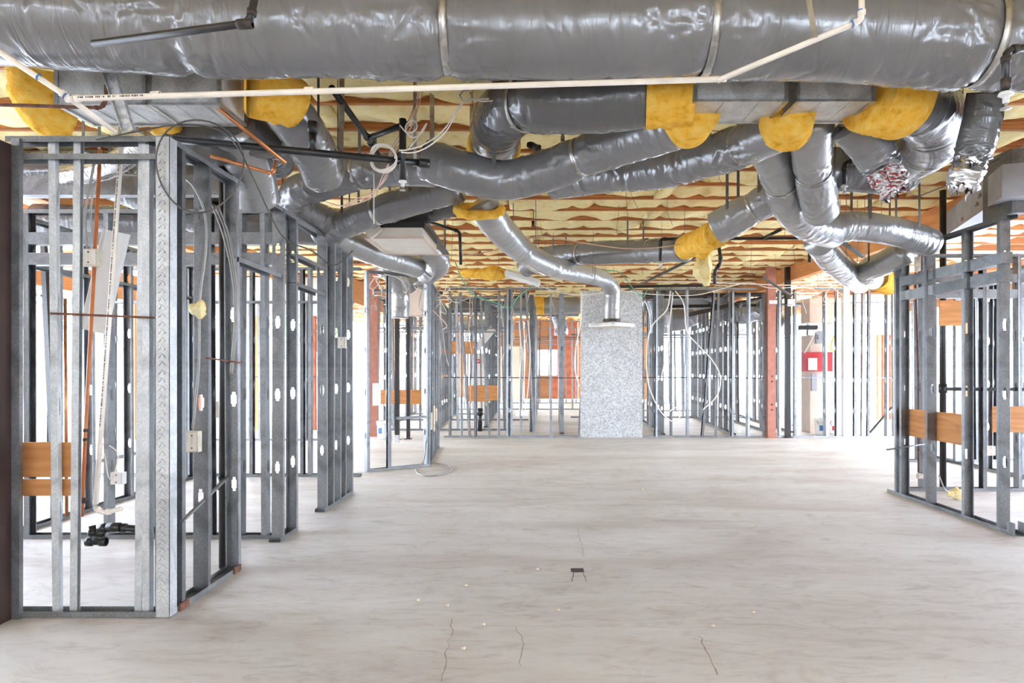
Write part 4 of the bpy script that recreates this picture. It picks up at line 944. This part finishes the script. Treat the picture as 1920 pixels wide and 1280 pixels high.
# ------------------------------------------------------------------ posts and beams
def post(name, label, px0, px1, py0, py1, Y, mat, depth=0.1, plate=True, bolts=()):
    x0, x1 = PX(px0, Y), PX(px1, Y); z0 = max(0.0, CH-(py1-VY)*Y/F); z1 = min(3.5, CH-(py0-VY)*Y/F)
    if abs(z0) < 0.12: z0 = 0.0
    root = empty(name, ((x0+x1)/2, Y, z0), label, 'post')
    mb = MB(); mb.box((x0, Y, z0), (x1, Y+depth, z1)); s = mb.build('shaft', mat, root)
    if plate:
        mb = MB(); mb.box((x0-0.03, Y-0.03, z0), (x1+0.03, Y+depth+0.03, z0+0.015)); mb.build('base_plate', mat, root)
    for pyb in bolts:
        z = CH-(pyb-VY)*Y/F; mb = MB(); mb.lathe([(0.018, -0.006), (0.018, 0.006), (0.001, 0.008)], ((x0+x1)/2, Y-0.004, z), 8, axis=(0, -1, 0)); mb.build('bolt', 'iron', root)
    return root
post('steel_post', 'reddish brown steel post in the far stud row', 1440, 1455, 500, 823, 13.85, 'brown_steel', 0.15, bolts=(705, 715, 758, 768))
post('steel_post', 'reddish brown steel post beside the white bucket', 693, 707, 470, 818, 14.2, 'brown_steel', 0.15)
post('steel_post', 'slim black post right of the brown post in the far row', 1474, 1483, 500, 821, 13.9, 'black_pipe', 0.1)
r_ = post('timber_post', 'dark brown post at the left edge of the view', -70, -16, 255, 1168, 3.72, 'dark_brown', 0.16, plate=False)
mb = MB(); mb.box((PX(20, 3.86), 3.86, 0.0), (PX(36, 3.86), 3.89, 2.72)); mb.build('steel_jamb', 'galvanised', r_)
post('steel_post', 'black post standing behind the whitish corner frame', 740, 748, 540, 822, 13.6, 'black_pipe', 0.1)
post('steel_post', 'second black post behind the whitish corner frame', 762, 768, 540, 820, 13.7, 'black_pipe', 0.08)
post('timber_post', 'leaning dark stud post by the left windows', 92, 101, 430, 850, 8.2, 'black_pipe', 0.06, plate=False).rotation_euler = (0, -0.045, 0)
def beam(label, a, b, w, h, mat, name='timber_beam', cat='beam'):
    a, b = Vector(a), Vector(b); mb = MB(); mb.bar(a, b, w, h); n = 6
    # end bevel lip so that it reads as a sawn beam
    d = (b-a).normalized(); mb.bar(a-d*0.004, a, w*0.94, h*0.94); mb.bar(b, b+d*0.004, w*0.94, h*0.94)
    return tag(mb.build(name, mat), label, cat, kind='thing')
beam('orange glulam beam over the left window openings', V(-7.9, 11.2, 3.2), V(-4.6, 11.2, 3.2), 0.13, 0.28, 'beam_wood')
beam('orange beam end above the far left studs', P(826, 652, 20.4), P(892, 652, 20.4), 0.1, 0.38, 'post_wood')
beam('dark brown wide board wall piece far behind the leaning stud', P(939, 700, 29), P(982, 700, 29), 0.1, 2.3, 'beige', name='board_panel', cat='panel')
beam('orange timber post pair far behind the far row, left', P(838, 560, 24), P(838, 748, 24), 0.35, 0.2, 'post_wood')
beam('orange timber post far beyond the black drain stub', P(862, 560, 25), P(862, 745, 25), 0.30, 0.2, 'ply')
beam('orange timber post right of the galvanised sheet', P(1213, 560, 25), P(1213, 748, 25), 0.40, 0.2, 'ply')
beam('white boxed beam under the window air conditioner', P(1594, 583, 18.82), P(1690, 583, 18.82), 0.3, 0.26, 'white_paint')
# steel channel crossing the upper left box
mb = MB(); a, b_ = P(192, 92, 3.80), P(243, 246, 3.84); mb.bar(a, b_, 0.07, 0.004, up=(0, 1, 0))
mb.bar(a+V(-0.033, -0.012, 0), b_+V(-0.033, -0.012, 0), 0.004, 0.03, up=(0, 1, 0)); mb.bar(a+V(0.033, -0.012, 0), b_+V(0.033, -0.012, 0), 0.004, 0.03, up=(0, 1, 0))
tag(mb.build('steel_channel', 'galvanised_sheet'), 'bright steel channel slanting across the upper left duct box', 'channel', kind='thing')
def channel(label, a, b, w=0.05):
    mb = MB(); mb.bar(a, b, w, 0.003); mb.bar(a+V(0, -w/2, 0.012), b+V(0, -w/2, 0.012), 0.003, 0.026); mb.bar(a+V(0, w/2, 0.012), b+V(0, w/2, 0.012), 0.003, 0.026)
    tag(mb.build('steel_channel', 'galvanised'), label, 'channel', kind='thing')
channel('loose steel channel wedged under the lower right duct', P(1578, 455, 7.0), P(1618, 483, 7.1))
channel('diagonal steel brace above the brown steel post', P(1430, 520, 13.4), P(1484, 556, 13.4), 0.09)
channel('steel brace sloping from the dark duct past the beige housing', P(802, 420, 8.2), P(842, 480, 9.0))
channel('steel brace leaning behind the beige housing', P(750, 470, 9.0), P(808, 520, 9.2))
channel('short leaning channel low in the far row at right', P(1632, 812, 14.3), P(1684, 752, 14.3), 0.09)

# ------------------------------------------------------------------ fixtures and boxes
x0, x1 = PX(687, 7.0), PX(792, 7.0)
root = empty('light_housing', ((x0+x1)/2, 7.5, 2.75), 'beige recessed light housing hanging above the left aisle frame', 'light fixture')
mb = MB(); mb.box((x0, 7.0, 2.76), (x1, 8.0, 2.86)); mb.build('body', 'beige_light', root)
mb = MB(); mb.box((x0+0.05, 7.02, 2.86), (x1+0.02, 7.9, 2.92)); mb.build('top_cover', 'black_plastic', root)
mb = MB(); mb.box((x0-0.02, 6.985, 2.745), (x1+0.02, 7.0, 2.77)); mb.box((x0-0.02, 8.0, 2.745), (x1+0.02, 8.015, 2.77)); mb.box((x0-0.02, 7.0, 2.745), (x0, 8.0, 2.77)); mb.box((x1, 7.0, 2.745), (x1+0.02, 8.0, 2.77)); mb.build('rim', 'beige', root)
mb = MB(); mb.bar(P(690, 442, 6.95), P(712, 424, 6.95), 0.09, 0.07, up=(0, 1, 0)); mb.build('ballast_box', 'beige_light', root)
root = empty('light_housing', P(985, 522, 12), 'white tilted light housing hanging under yellow batts at centre', 'light fixture')
mb = MB(); mb.bar(P(948, 513, 12.0), P(1012, 532, 12.0), 0.5, 0.07); mb.build('body', 'white_paint', root)
mb = MB(); mb.bar(P(950, 511, 12.0), P(1008, 528, 12.0), 0.4, 0.06); mb.build('top_cover', 'drywall_scrap', root)
def tilted_panel(label, a, b, w, t, mat='white_paint', up=(0, 1, 0), name='white_panel'):
    a, b = Vector(a), Vector(b); root = empty(name, a, label, 'panel'); mb = MB(); mb.bar(a, b, w, t, up=up); mb.build('face', mat, root)
    d = (b-a).normalized(); s = d.cross(Vector(up)).normalized(); mb = MB()
    for k in (-1, 1): mb.bar(a+s*k*w/2-Vector(up)*0.015, b+s*k*w/2-Vector(up)*0.015, 0.006, 0.035, up=up)
    mb.build('folded_edge', mat, root)
tilted_panel('white folded metal panel leaning behind the near left risers', P(221, 435, 4.35), P(178, 622, 4.35), 0.155, 0.006)
tilted_panel('white panel leaning among the studs beyond the far row', P(925, 615, 16.4), P(892, 655, 16.4), 0.16, 0.04)
def jbox(label, px, py, Y, w=0.08, h=0.10, mat='cream_box', group=None):
    p = P(px, py, Y); root = empty('junction_box', p, label, 'electrical box', group); mb = MB(); mb.box((p.x-w/2, Y, p.z-h/2), (p.x+w/2, Y+0.05, p.z+h/2)); mb.build('box_body', mat, root)
    mb = MB(); mb.box((p.x-w/2+0.008, Y-0.003, p.z-h/2+0.008), (p.x+w/2-0.008, Y, p.z+h/2-0.008)); cp = mb.build('cover_plate', 'beige_light' if mat != 'white_paint' else 'white_paint', root)
    for sz in (-1, 1):
        mb = MB(); mb.lathe([(0.005, 0), (0.005, 0.002), (0.001, 0.003)], (p.x, Y-0.003, p.z+sz*h*0.3), 8, axis=(0, -1, 0)); mb.build('screw', 'iron', cp)
jbox('cream junction box on the near left frame below the flex duct', 166, 482, 4.02, 0.10, 0.10)
jbox('cream switch box on the second stud of the left aisle frame', 360, 828, 4.25, 0.075, 0.13)
jbox('cream box behind the tall black vent pipe', 412, 768, 5.0, 0.06, 0.12)
jbox('clear white outlet box hanging low by the near left risers', 218, 897, 4.6, 0.08, 0.08, 'white_paint')
jbox('brass coloured round plate box on the left aisle studs', 640, 642, 7.2, 0.08, 0.12)
jbox('white outlet box low behind the whitish corner frame', 742, 823, 9.9, 0.09, 0.11, 'white_paint')
for px in (970, 980, 987): jbox('small white outlet box hung in a row at the far stud row foot', px, 774, 13.7, 0.07, 0.12, 'white_paint', 'outlet boxes hung at the far row')
for px in (1596, 1608, 1618): jbox('small white outlet box in the row at the rear right wall foot', px, 776, 18.0, 0.13, 0.13, 'white_paint', 'outlet boxes at the rear right wall')
jbox('cream switch box on the brown post in the far row', 1450, 566, 13.80, 0.16, 0.07, 'white_paint')
jbox('tilted white box at the lower end of the diagonal brace', 1484, 567, 13.85, 0.14, 0.14, 'white_paint')
jbox('small box low on the right room studs', 1727, 893, 7.5, 0.05, 0.05)
jbox('cream box between studs at the right picture edge', 1858, 845, 8.6, 0.12, 0.12)
# electrical closet with red panel
cx0, cx1, Yc = PX(1519, 15.0), PX(1578, 15.0), 15.0
root = empty('beige_cabinet_wall', ((cx0+cx1)/2, Yc, 0), 'beige drywall pier behind the red alarm panel', 'wall piece')
mb = MB(); mb.box((cx0, Yc, 0), (cx1, Yc+0.5, 2.15)); mb.build('pier', 'beige', root)
mb = MB(); mb.box((cx0-0.05, Yc-0.1, 2.42), (cx1, Yc+0.4, 2.95)); mb.build('soffit', 'beige', root)
mb = MB(); mb.box((cx0+0.03, Yc-0.02, 0.92), (cx0+0.14, Yc, 1.3)); mb.build('grey_cover', 'grey_enamel', root)
rp = P(1532, 680, 14.8); root = empty('alarm_panel', rp, 'bright red fire alarm panel with a white inset cover', 'alarm panel')
mb = MB(); mb.box((PX(1508, 14.8), 14.75, CH+(690-696)*14.8/F), (PX(1559, 14.8), 14.95, CH+(690-660)*14.8/F)); mb.build('enclosure', 'red_enamel', root)
mb = MB(); mb.box((PX(1513, 14.8), 14.735, CH+(690-694)*14.8/F), (PX(1530, 14.8), 14.75, CH+(690-671)*14.8/F)); mb.build('white_cover', 'white_paint', root)
mb = MB(); mb.box((PX(1500, 14.8), 14.7, CH+(690-618)*14.8/F), (PX(1530, 14.8), 14.9, CH+(690-610)*14.8/F)); tag(mb.build('conduit_trough', 'black_plastic'), 'black wiring trough above the red alarm panel', 'trough', kind='thing')
mb = MB(); q = P(1537, 632, 14.85); mb.box((q.x-0.09, 14.8, q.z-0.14), (q.x+0.05, 14.9, q.z+0.14)); mb.box((q.x-0.06, 14.78, q.z-0.05), (q.x+0.02, 14.8, q.z+0.05)); tag(mb.build('meter_box', 'grey_enamel'), 'dark grey meter box just above the red alarm panel', 'meter box', kind='thing')
# window air conditioner
p = P(1625, 562, 18.6); root = empty('air_conditioner', p, 'white window air conditioner above the white beam at rear right', 'air conditioner')
mb = MB(); mb.box((p.x-0.4, 18.5, p.z-0.145), (p.x+0.4, 18.9, p.z+0.145)); mb.build('casing', 'white_paint', root)
mb = MB()
for k in range(7): mb.box((p.x+0.02, 18.48, p.z-0.11+k*0.033), (p.x+0.36, 18.5, p.z-0.096+k*0.033))
mb.build('grille', 'beige_light', root)
# beige door with red sign, far left
p0_, p1_ = P(891, 748, 22), P(914, 662, 22); root = empty('door_1', ((p0_.x+p1_.x)/2, 22, 0), 'beige door with a small red sign beyond the far stud row', 'door', kind='structure')
mb = MB(); mb.box((p0_.x, 22, 0.0), (p1_.x, 22.05, p1_.z)); lf = mb.build('leaf', 'beige_light', root)
mb = MB(); mb.box((P(893, 0, 22).x, 21.98, CH+(690-681)*22/F), (P(903, 0, 22).x, 22, CH+(690-673)*22/F)); sg = mb.build('red_sign', 'red_enamel', lf)
mb = MB(); xs = P(894, 0, 22).x
for k in range(3): mb.box((xs+k*0.05, 21.975, CH+(690-679)*22/F), (xs+k*0.05+0.03, 21.98, CH+(690-675)*22/F))
mb.build('sign_lettering', 'white_paint', lf)
mb = MB(); mb.lathe([(0.03, -0.03), (0.035, 0), (0.02, 0.02)], (p1_.x-0.08, 21.95, 1.0), 10, axis=(0, -1, 0)); mb.build('door_knob', 'strap_metal', lf)
# duct plenum brown box behind the corner frame
mb = MB(); a, b_ = P(762, 588, 12.6), P(790, 540, 12.6); mb.box((a.x, 12.6, a.z), (b_.x, 13.0, b_.z)); mb.box((a.x-0.02, 12.58, a.z-0.02), (b_.x+0.02, 13.02, a.z+0.02)); tag(mb.build('plenum_box', 'beige'), 'beige plenum box behind the whitish corner frame', 'box', kind='thing')
# buckets
def bucket(label, px, py, h, r, mat='bucket_white', band='blue_print'):
    p = G(px, py); root = empty('bucket', p, label, 'bucket')
    mb = MB(); mb.lathe([(0.001, 0.0), (r*0.86, 0.0), (r*0.9, h*0.1), (r, h), (r*0.95, h), (r*0.85, h*0.12), (0.001, h*0.1)], p, 24); mb.build('pail', mat, root, smooth=True)
    mb = MB(); mb.lathe([(r*1.04, h*0.86), (r*1.06, h*0.87), (r*1.06, h*0.97), (r*1.02, h*0.98)], p, 24); mb.build('rim', mat, root, smooth=True)
    mb = MB(); vs = []
    for k in range(7):
        a = -math.pi/2-0.7+0.12*k; vs += [(p.x+r*0.97*math.cos(a), p.y+r*0.97*math.sin(a), p.z+h*0.3), (p.x+r*1.0*math.cos(a), p.y+r*1.0*math.sin(a), p.z+h*0.62)]
    mb.add(vs, [(2*k, 2*k+2, 2*k+3, 2*k+1) for k in range(6)]); mb.build('print', band, root)
    tube('bail_handle', [p+V(r*1.05*math.cos(a), r*1.05*math.sin(a)*0.3-r*0.9, h*0.9-0.10*math.sin(a)) for a in np.linspace(0, math.pi, 7)], 0.004, 'galvanised', root)
bucket('white paint bucket by the brown post on the left', 718, 822, 0.36, 0.12)
bucket('white paint bucket with blue print under the red panel', 1541, 816, 0.36, 0.15)
bucket('small white can with dark red lid beside the printed bucket', 1563, 814, 0.30, 0.10, band='red_enamel')
# batt scraps and debris
def scrap(label, p, s, mat, name, cat):
    g = np.random.default_rng(int(abs(p.x*977+p.z*131))); bm = bmesh.new(); bmesh.ops.create_icosphere(bm, subdivisions=3, radius=1)
    for v in bm.verts:
        n = math.sin(v.co.x*5+g.uniform(0, .6))*0.2+math.cos(v.co.y*7+v.co.z*4)*0.2+g.normal(0, 0.06); v.co = Vector((v.co.x*s[0], v.co.y*s[1], v.co.z*s[2]))*(1+n)
    me = bpy.data.meshes.new(name); bm.to_mesh(me); bm.free(); me.materials.append(M[mat]); me.polygons.foreach_set('use_smooth', [True]*len(me.polygons))
    o = bpy.data.objects.new(name, me); col.objects.link(o); o.location = p; return tag(o, label, cat, kind='thing')
scrap('tuft of yellow insulation stuck on the left aisle stud', P(373, 580, 4.2), (0.045, 0.03, 0.05), 'batt', 'insulation_tuft', 'insulation')
q = G(1793, 936); scrap('yellow insulation scrap on the floor inside the right frame', V(q.x, q.y, 0.06), (0.07, 0.06, 0.055), 'batt', 'insulation_tuft', 'insulation')
scrap('yellow batt piece hanging loose below the ceiling at centre right', P(1320, 505, 10.2), (0.12, 0.1, 0.22), 'batt', 'insulation_tuft', 'insulation')
scrap('yellow batt slab sagging above the white tilted housing', P(915, 513, 12.2), (0.38, 0.25, 0.10), 'duct_wrap', 'insulation_tuft', 'insulation')
scrap('yellow wrap gathered between the pale duct and the horizontal duct', P(1312, 455, 8.4), (0.17, 0.2, 0.17), 'duct_wrap', 'insulation_tuft', 'insulation')
scrap('white plaster lump on the floor at the left edge', V(G(8, 1160).x, G(8, 1160).y-0.03, 0.03), (0.04, 0.03, 0.03), 'drywall_scrap', 'plaster_lump', 'debris')
for k in range(14):
    q = G(rng.uniform(700, 1600), rng.uniform(900, 1240)); scrap('tiny crumb of debris scattered on the concrete floor', V(q.x, q.y, 0.004), (0.012, 0.010, 0.006), 'drywall_scrap', 'debris_crumb', 'debris')['group'] = 'crumbs scattered on the floor'

# ------------------------------------------------------------------ cables
def cable(label, pts, r=0.005, mat='white_cable', group=None, ds=0.04):
    o = tube('cable', [Vector(p) for p in pts], r, mat, None, ds=ds, segs=6); return tag(o, label, 'cable', group, 'thing')
def px_path(lst, Y): return [P(a, b, Y if len(t) == 0 else t[0]) for a, b, *t in lst]
cable('white cable swagging from under the trunk duct to the hook, upper strand', px_path([(1005, 150), (985, 168), (950, 184), (905, 190), (875, 184), (858, 205), (832, 243), (800, 268), (768, 280), (748, 282)], 4.3), 0.0045)
cable('white cable swagging from under the trunk duct to the hook, lower strand', px_path([(992, 148), (970, 168), (940, 182), (895, 186), (878, 186), (862, 202), (836, 246), (804, 274), (775, 286), (752, 285)], 4.32), 0.0045)
cable('small cable hook ring hanging left of the bent dark duct', px_path([(880, 168), (865, 172), (862, 182), (870, 190), (884, 188), (882, 172)], 4.3), 0.005, 'strap_metal')
coil = []
for k in range(76):
    a = k*2*math.pi/19; rr = 0.082+0.010*math.sin(k*0.37); c = P(717, 297, 4.5); coil.append(c+V(rr*math.cos(a)*1.0, 0.02*math.sin(k*0.7), rr*math.sin(a)*1.05))
cable('coiled bundle of white cable hung on the black sprinkler line', coil, 0.0045, ds=0.025)
for n, dx in enumerate((0, 5, -4)):
    cable('pinkish cable bundle falling past the white coil, strand %s' % ('nearest the coil', 'furthest right', 'furthest left')[n], px_path([(790+dx, 160), (775+dx, 215), (757+dx*1.5, 250), (735+dx, 285), (722-dx, 330), (700, 362+dx), (665, 378+dx), (640, 386), (610, 378)], 4.55+0.02*n), 0.004, 'pink_cable')
cable('tangled white cable knot at the top of the sprinkler drop', px_path([(750, 235), (765, 250), (782, 240), (775, 225), (760, 238), (770, 258), (790, 250), (800, 230), (780, 262), (765, 280)], 4.5), 0.0045, ds=0.02)
cable('straight white wire dropping to the beige light housing', px_path([(701, 325), (701, 420)], 5.2), 0.004)
cable('long dark cable drooping along the left aisle top', px_path([(180, 262), (260, 246), (330, 234), (400, 240), (440, 268), (475, 335), (515, 420), (540, 452), (585, 470), (625, 498), (662, 470)], 3.86), 0.0045, 'dark_cable')
loop = [P(375, 312, 3.84)+V(0.245*math.cos(a), 0.03*math.sin(2*a), 0.26*math.sin(a)) for a in np.linspace(0.3, 2*math.pi+0.3, 30)]
cable('big round loop of grey cable at the left frame corner', loop, 0.005, 'dark_cable')
cable('grey cable running down the left aisle stud to its switch box', px_path([(342, 330), (365, 352), (384, 400), (386, 470), (375, 560), (373, 680), (366, 760), (361, 805)], 4.27), 0.008, 'grey_cable')
for n, dx in enumerate((0, 6, 11)): cable('grey cable descending beside the black vent pipe, %s of three' % ('left', 'middle', 'right')[n], px_path([(398+dx, 385), (418+dx, 440), (436+dx*0.6, 520), (440+dx*0.4, 600), (432+dx*0.3, 700)], 4.7), 0.006, 'grey_cable')
cable('grey flexible conduit curling down to the cream junction box', px_path([(160, 285), (176, 300), (170, 340), (160, 400), (163, 468)], 4.08), 0.008, 'grey_cable')
cable('second grey conduit curving behind the orange riser', px_path([(262, 328), (205, 328), (178, 350), (170, 410), (182, 470), (190, 478)], 4.14), 0.007, 'grey_cable')
cable('thin wire looping low behind the near left risers', px_path([(196, 850), (205, 900), (215, 885), (222, 850), (205, 835)], 4.5), 0.004, 'white_cable')
cable('long pale cable swagging past the drooping silver duct', px_path([(818, 478), (880, 478), (945, 464), (1003, 444), (1050, 448), (1110, 458), (1180, 466), (1250, 462), (1335, 446)], 8.6), 0.007, 'pink_cable')
cable('green cable hanging in a deep swag before the far studs', px_path([(853, 490), (866, 522), (888, 552), (930, 568), (955, 577), (972, 556), (1000, 534)], 10.5), 0.008, 'green_cable')
cable('green cable draped from the diffuser elbow to the right', px_path([(1128, 508), (1160, 510), (1185, 538), (1205, 556), (1214, 540)], 12.4), 0.007, 'green_cable')
cable('white cable arching along the far row beside the sheet', px_path([(1000, 528), (1040, 546), (1090, 553), (1135, 548), (1160, 545)], 13.6), 0.01)
cable('white cable stretched level above the far studs', px_path([(1170, 528), (1290, 528), (1400, 532), (1500, 534), (1590, 524)], 13.5), 0.01)
cable('second pale cable sagging above the far studs', px_path([(1160, 545), (1230, 552), (1310, 552), (1400, 530), (1450, 540), (1560, 532)], 13.7), 0.008)
cable('white cable looping from the stud head down to the floor right of the sheet', px_path([(1257, 545), (1250, 580), (1222, 612), (1213, 655), (1216, 720), (1238, 770), (1262, 790), (1276, 778), (1268, 764), (1250, 775)], 13.75), 0.012)
cable('white cable hanging straight beside the looping cable', px_path([(1262, 548), (1256, 600), (1250, 660), (1240, 706)], 13.78), 0.012)
cable('white cable wandering down right across the far studs', px_path([(1266, 545), (1282, 570), (1288, 620), (1312, 650), (1335, 675), (1350, 705), (1345, 740), (1318, 768)], 13.72), 0.012)
cable('white cable hugging the left edge of the galvanised sheet', px_path([(1090, 545), (1089, 600), (1080, 650), (1078, 690), (1086, 725)], 13.8), 0.012)
for n, (x_, dx) in enumerate(((974, 3), (979, 6), (985, 9))): cable('pale cable dropping to the row of outlet boxes, %s of three' % ('left', 'middle', 'right')[n], px_path([(x_+dx-4, 600), (x_+dx, 660), (x_+dx-3, 720), (x_, 768)], 13.75), 0.009)
cable('grey flexible conduit looped on the floor by the corner frame', [G(800, 872)+V(0, 0, 0.5), G(795, 878)+V(0, 0, 0.12), G(780, 880)+V(0, 0, 0.012), G(790, 892)+V(0, 0, 0.012), G(825, 891)+V(0, 0, 0.012), G(848, 881)+V(0, 0, 0.012), G(835, 872)+V(0, 0, 0.012), G(806, 869)+V(0, 0, 0.02)], 0.011, 'grey_cable')
cable('yellow cable bent beside the red alarm panel', px_path([(1568, 622), (1560, 640), (1558, 655), (1566, 658)], 14.6), 0.012, 'yellow_cable')
cable('white cable dangling in knots below the red alarm panel', px_path([(1566, 620), (1570, 680), (1562, 720), (1570, 740), (1560, 752), (1568, 764)], 14.6), 0.012)
cable('white cable slanting down to the red alarm panel', px_path([(1565, 603), (1535, 615), (1520, 640), (1508, 662)], 14.5), 0.012)
cable('white cable hanging inside the rear right bay', px_path([(1664, 560), (1668, 600), (1672, 630), (1664, 652)], 15.0), 0.014)
cable('blue grey lead on the floor inside the right frame', [P(1760, 890, 7.6), P(1766, 905, 7.6), P(1772, 918, 7.7), P(1782, 922, 7.9)], 0.008, 'grey_cable')
cable('thin dark wire line crossing under the upper right torn duct', px_path([(1712, 372), (1780, 345), (1850, 310), (1925, 270)], 6.0), 0.005, 'dark_cable')
for k in range(46):
    px = rng.choice([rng.uniform(840, 1090), rng.uniform(1205, 1600), rng.uniform(690, 835)]); py = rng.uniform(530, 560); Y = rng.uniform(14.4, 21); n = rng.randint(4, 6); pts = [P(px, py, Y)]
    down = rng.random() < 0.55
    for i in range(n): px += rng.gauss(0, 5 if down else 22); py += rng.uniform(10, 45) if down else rng.gauss(0, 12); pts.append(P(px, py, Y+rng.gauss(0, 0.1)))
    pts = [V(max(-4.1, min(6.5, p.x)), p.y, min(3.45, max(0.02, p.z))) for p in pts]
    cable('thin loose wire in the tangle hanging beyond the far stud row', pts, 0.007, rng.choice(['white_cable', 'pink_cable', 'white_cable', 'grey_cable']), 'loose wires beyond the far stud row', ds=0.08)
for k in range(26):
    px = rng.uniform(1500, 1600) if k % 2 else rng.uniform(680, 840); py = rng.uniform(500, 545); Y = rng.uniform(13.2, 14.6) if k % 2 else rng.uniform(9.4, 12); pts = [P(px, py, Y)]
    for i in range(5): px += rng.gauss(0, 14); py += rng.gauss(9, 10); pts.append(P(px, py, Y+rng.gauss(0, 0.08)))
    pts = [V(p.x, p.y, min(3.45, p.z)) for p in pts]
    cable('loose wire in the tangle above the electrical closet' if k % 2 else 'loose wire in the tangle above the whitish corner frame', pts, 0.006, rng.choice(['white_cable', 'pink_cable', 'grey_cable']), 'wire tangle above the closet' if k % 2 else 'wire tangle above the corner frame', ds=0.05)
# thin hanger wires left under the joists
for k in range(60):
    Y = rng.uniform(6.5, 14); px = rng.uniform(640, 1700); x = PX(px, Y); L = rng.uniform(0.15, 0.7)
    cable('thin cut ceiling wire hanging from the joists', [V(x, Y, 3.52), V(x+rng.gauss(0, 0.02), Y, 3.52-L*0.5), V(x+rng.gauss(0, 0.04), Y, 3.52-L)], 0.0022, 'dark_cable', 'cut ceiling wires hanging from the joists', ds=0.2)
# flat strap hangers under the joists
for n, (px, py0, py1, Y) in enumerate(((641, 160, 232, 4.6), (778, 195, 312, 4.58), (1055, 225, 265, 5.0), (810, 215, 285, 5.2), (885, 215, 285, 5.4), (640, 218, 285, 5.3))):
    mb = MB(); a = P(px, py1, Y); mb.bar(V(a.x, Y, 3.52), a, 0.022 if n in (1, 2) else 0.035, 0.003, up=(0, 1, 0)); mb.bar(a+V(0, 0, 0.0), a+V(0, 0, 0.035), 0.03, 0.012, up=(0, 1, 0))
    tag(mb.build('hanger_strap', 'strap_metal'), ('thin metal rod strap hanging beside the slanting black pipe', 'perforated metal strap holding the end of the black sprinkler line', 'metal strap left of the sagging duct bend under pale batts', 'grey hanger strap left of the bent dark duct', 'grey hanger strap close to the bent dark duct', 'grey strap hanger right of the duct under the orange wrap')[n], 'strap', kind='thing')
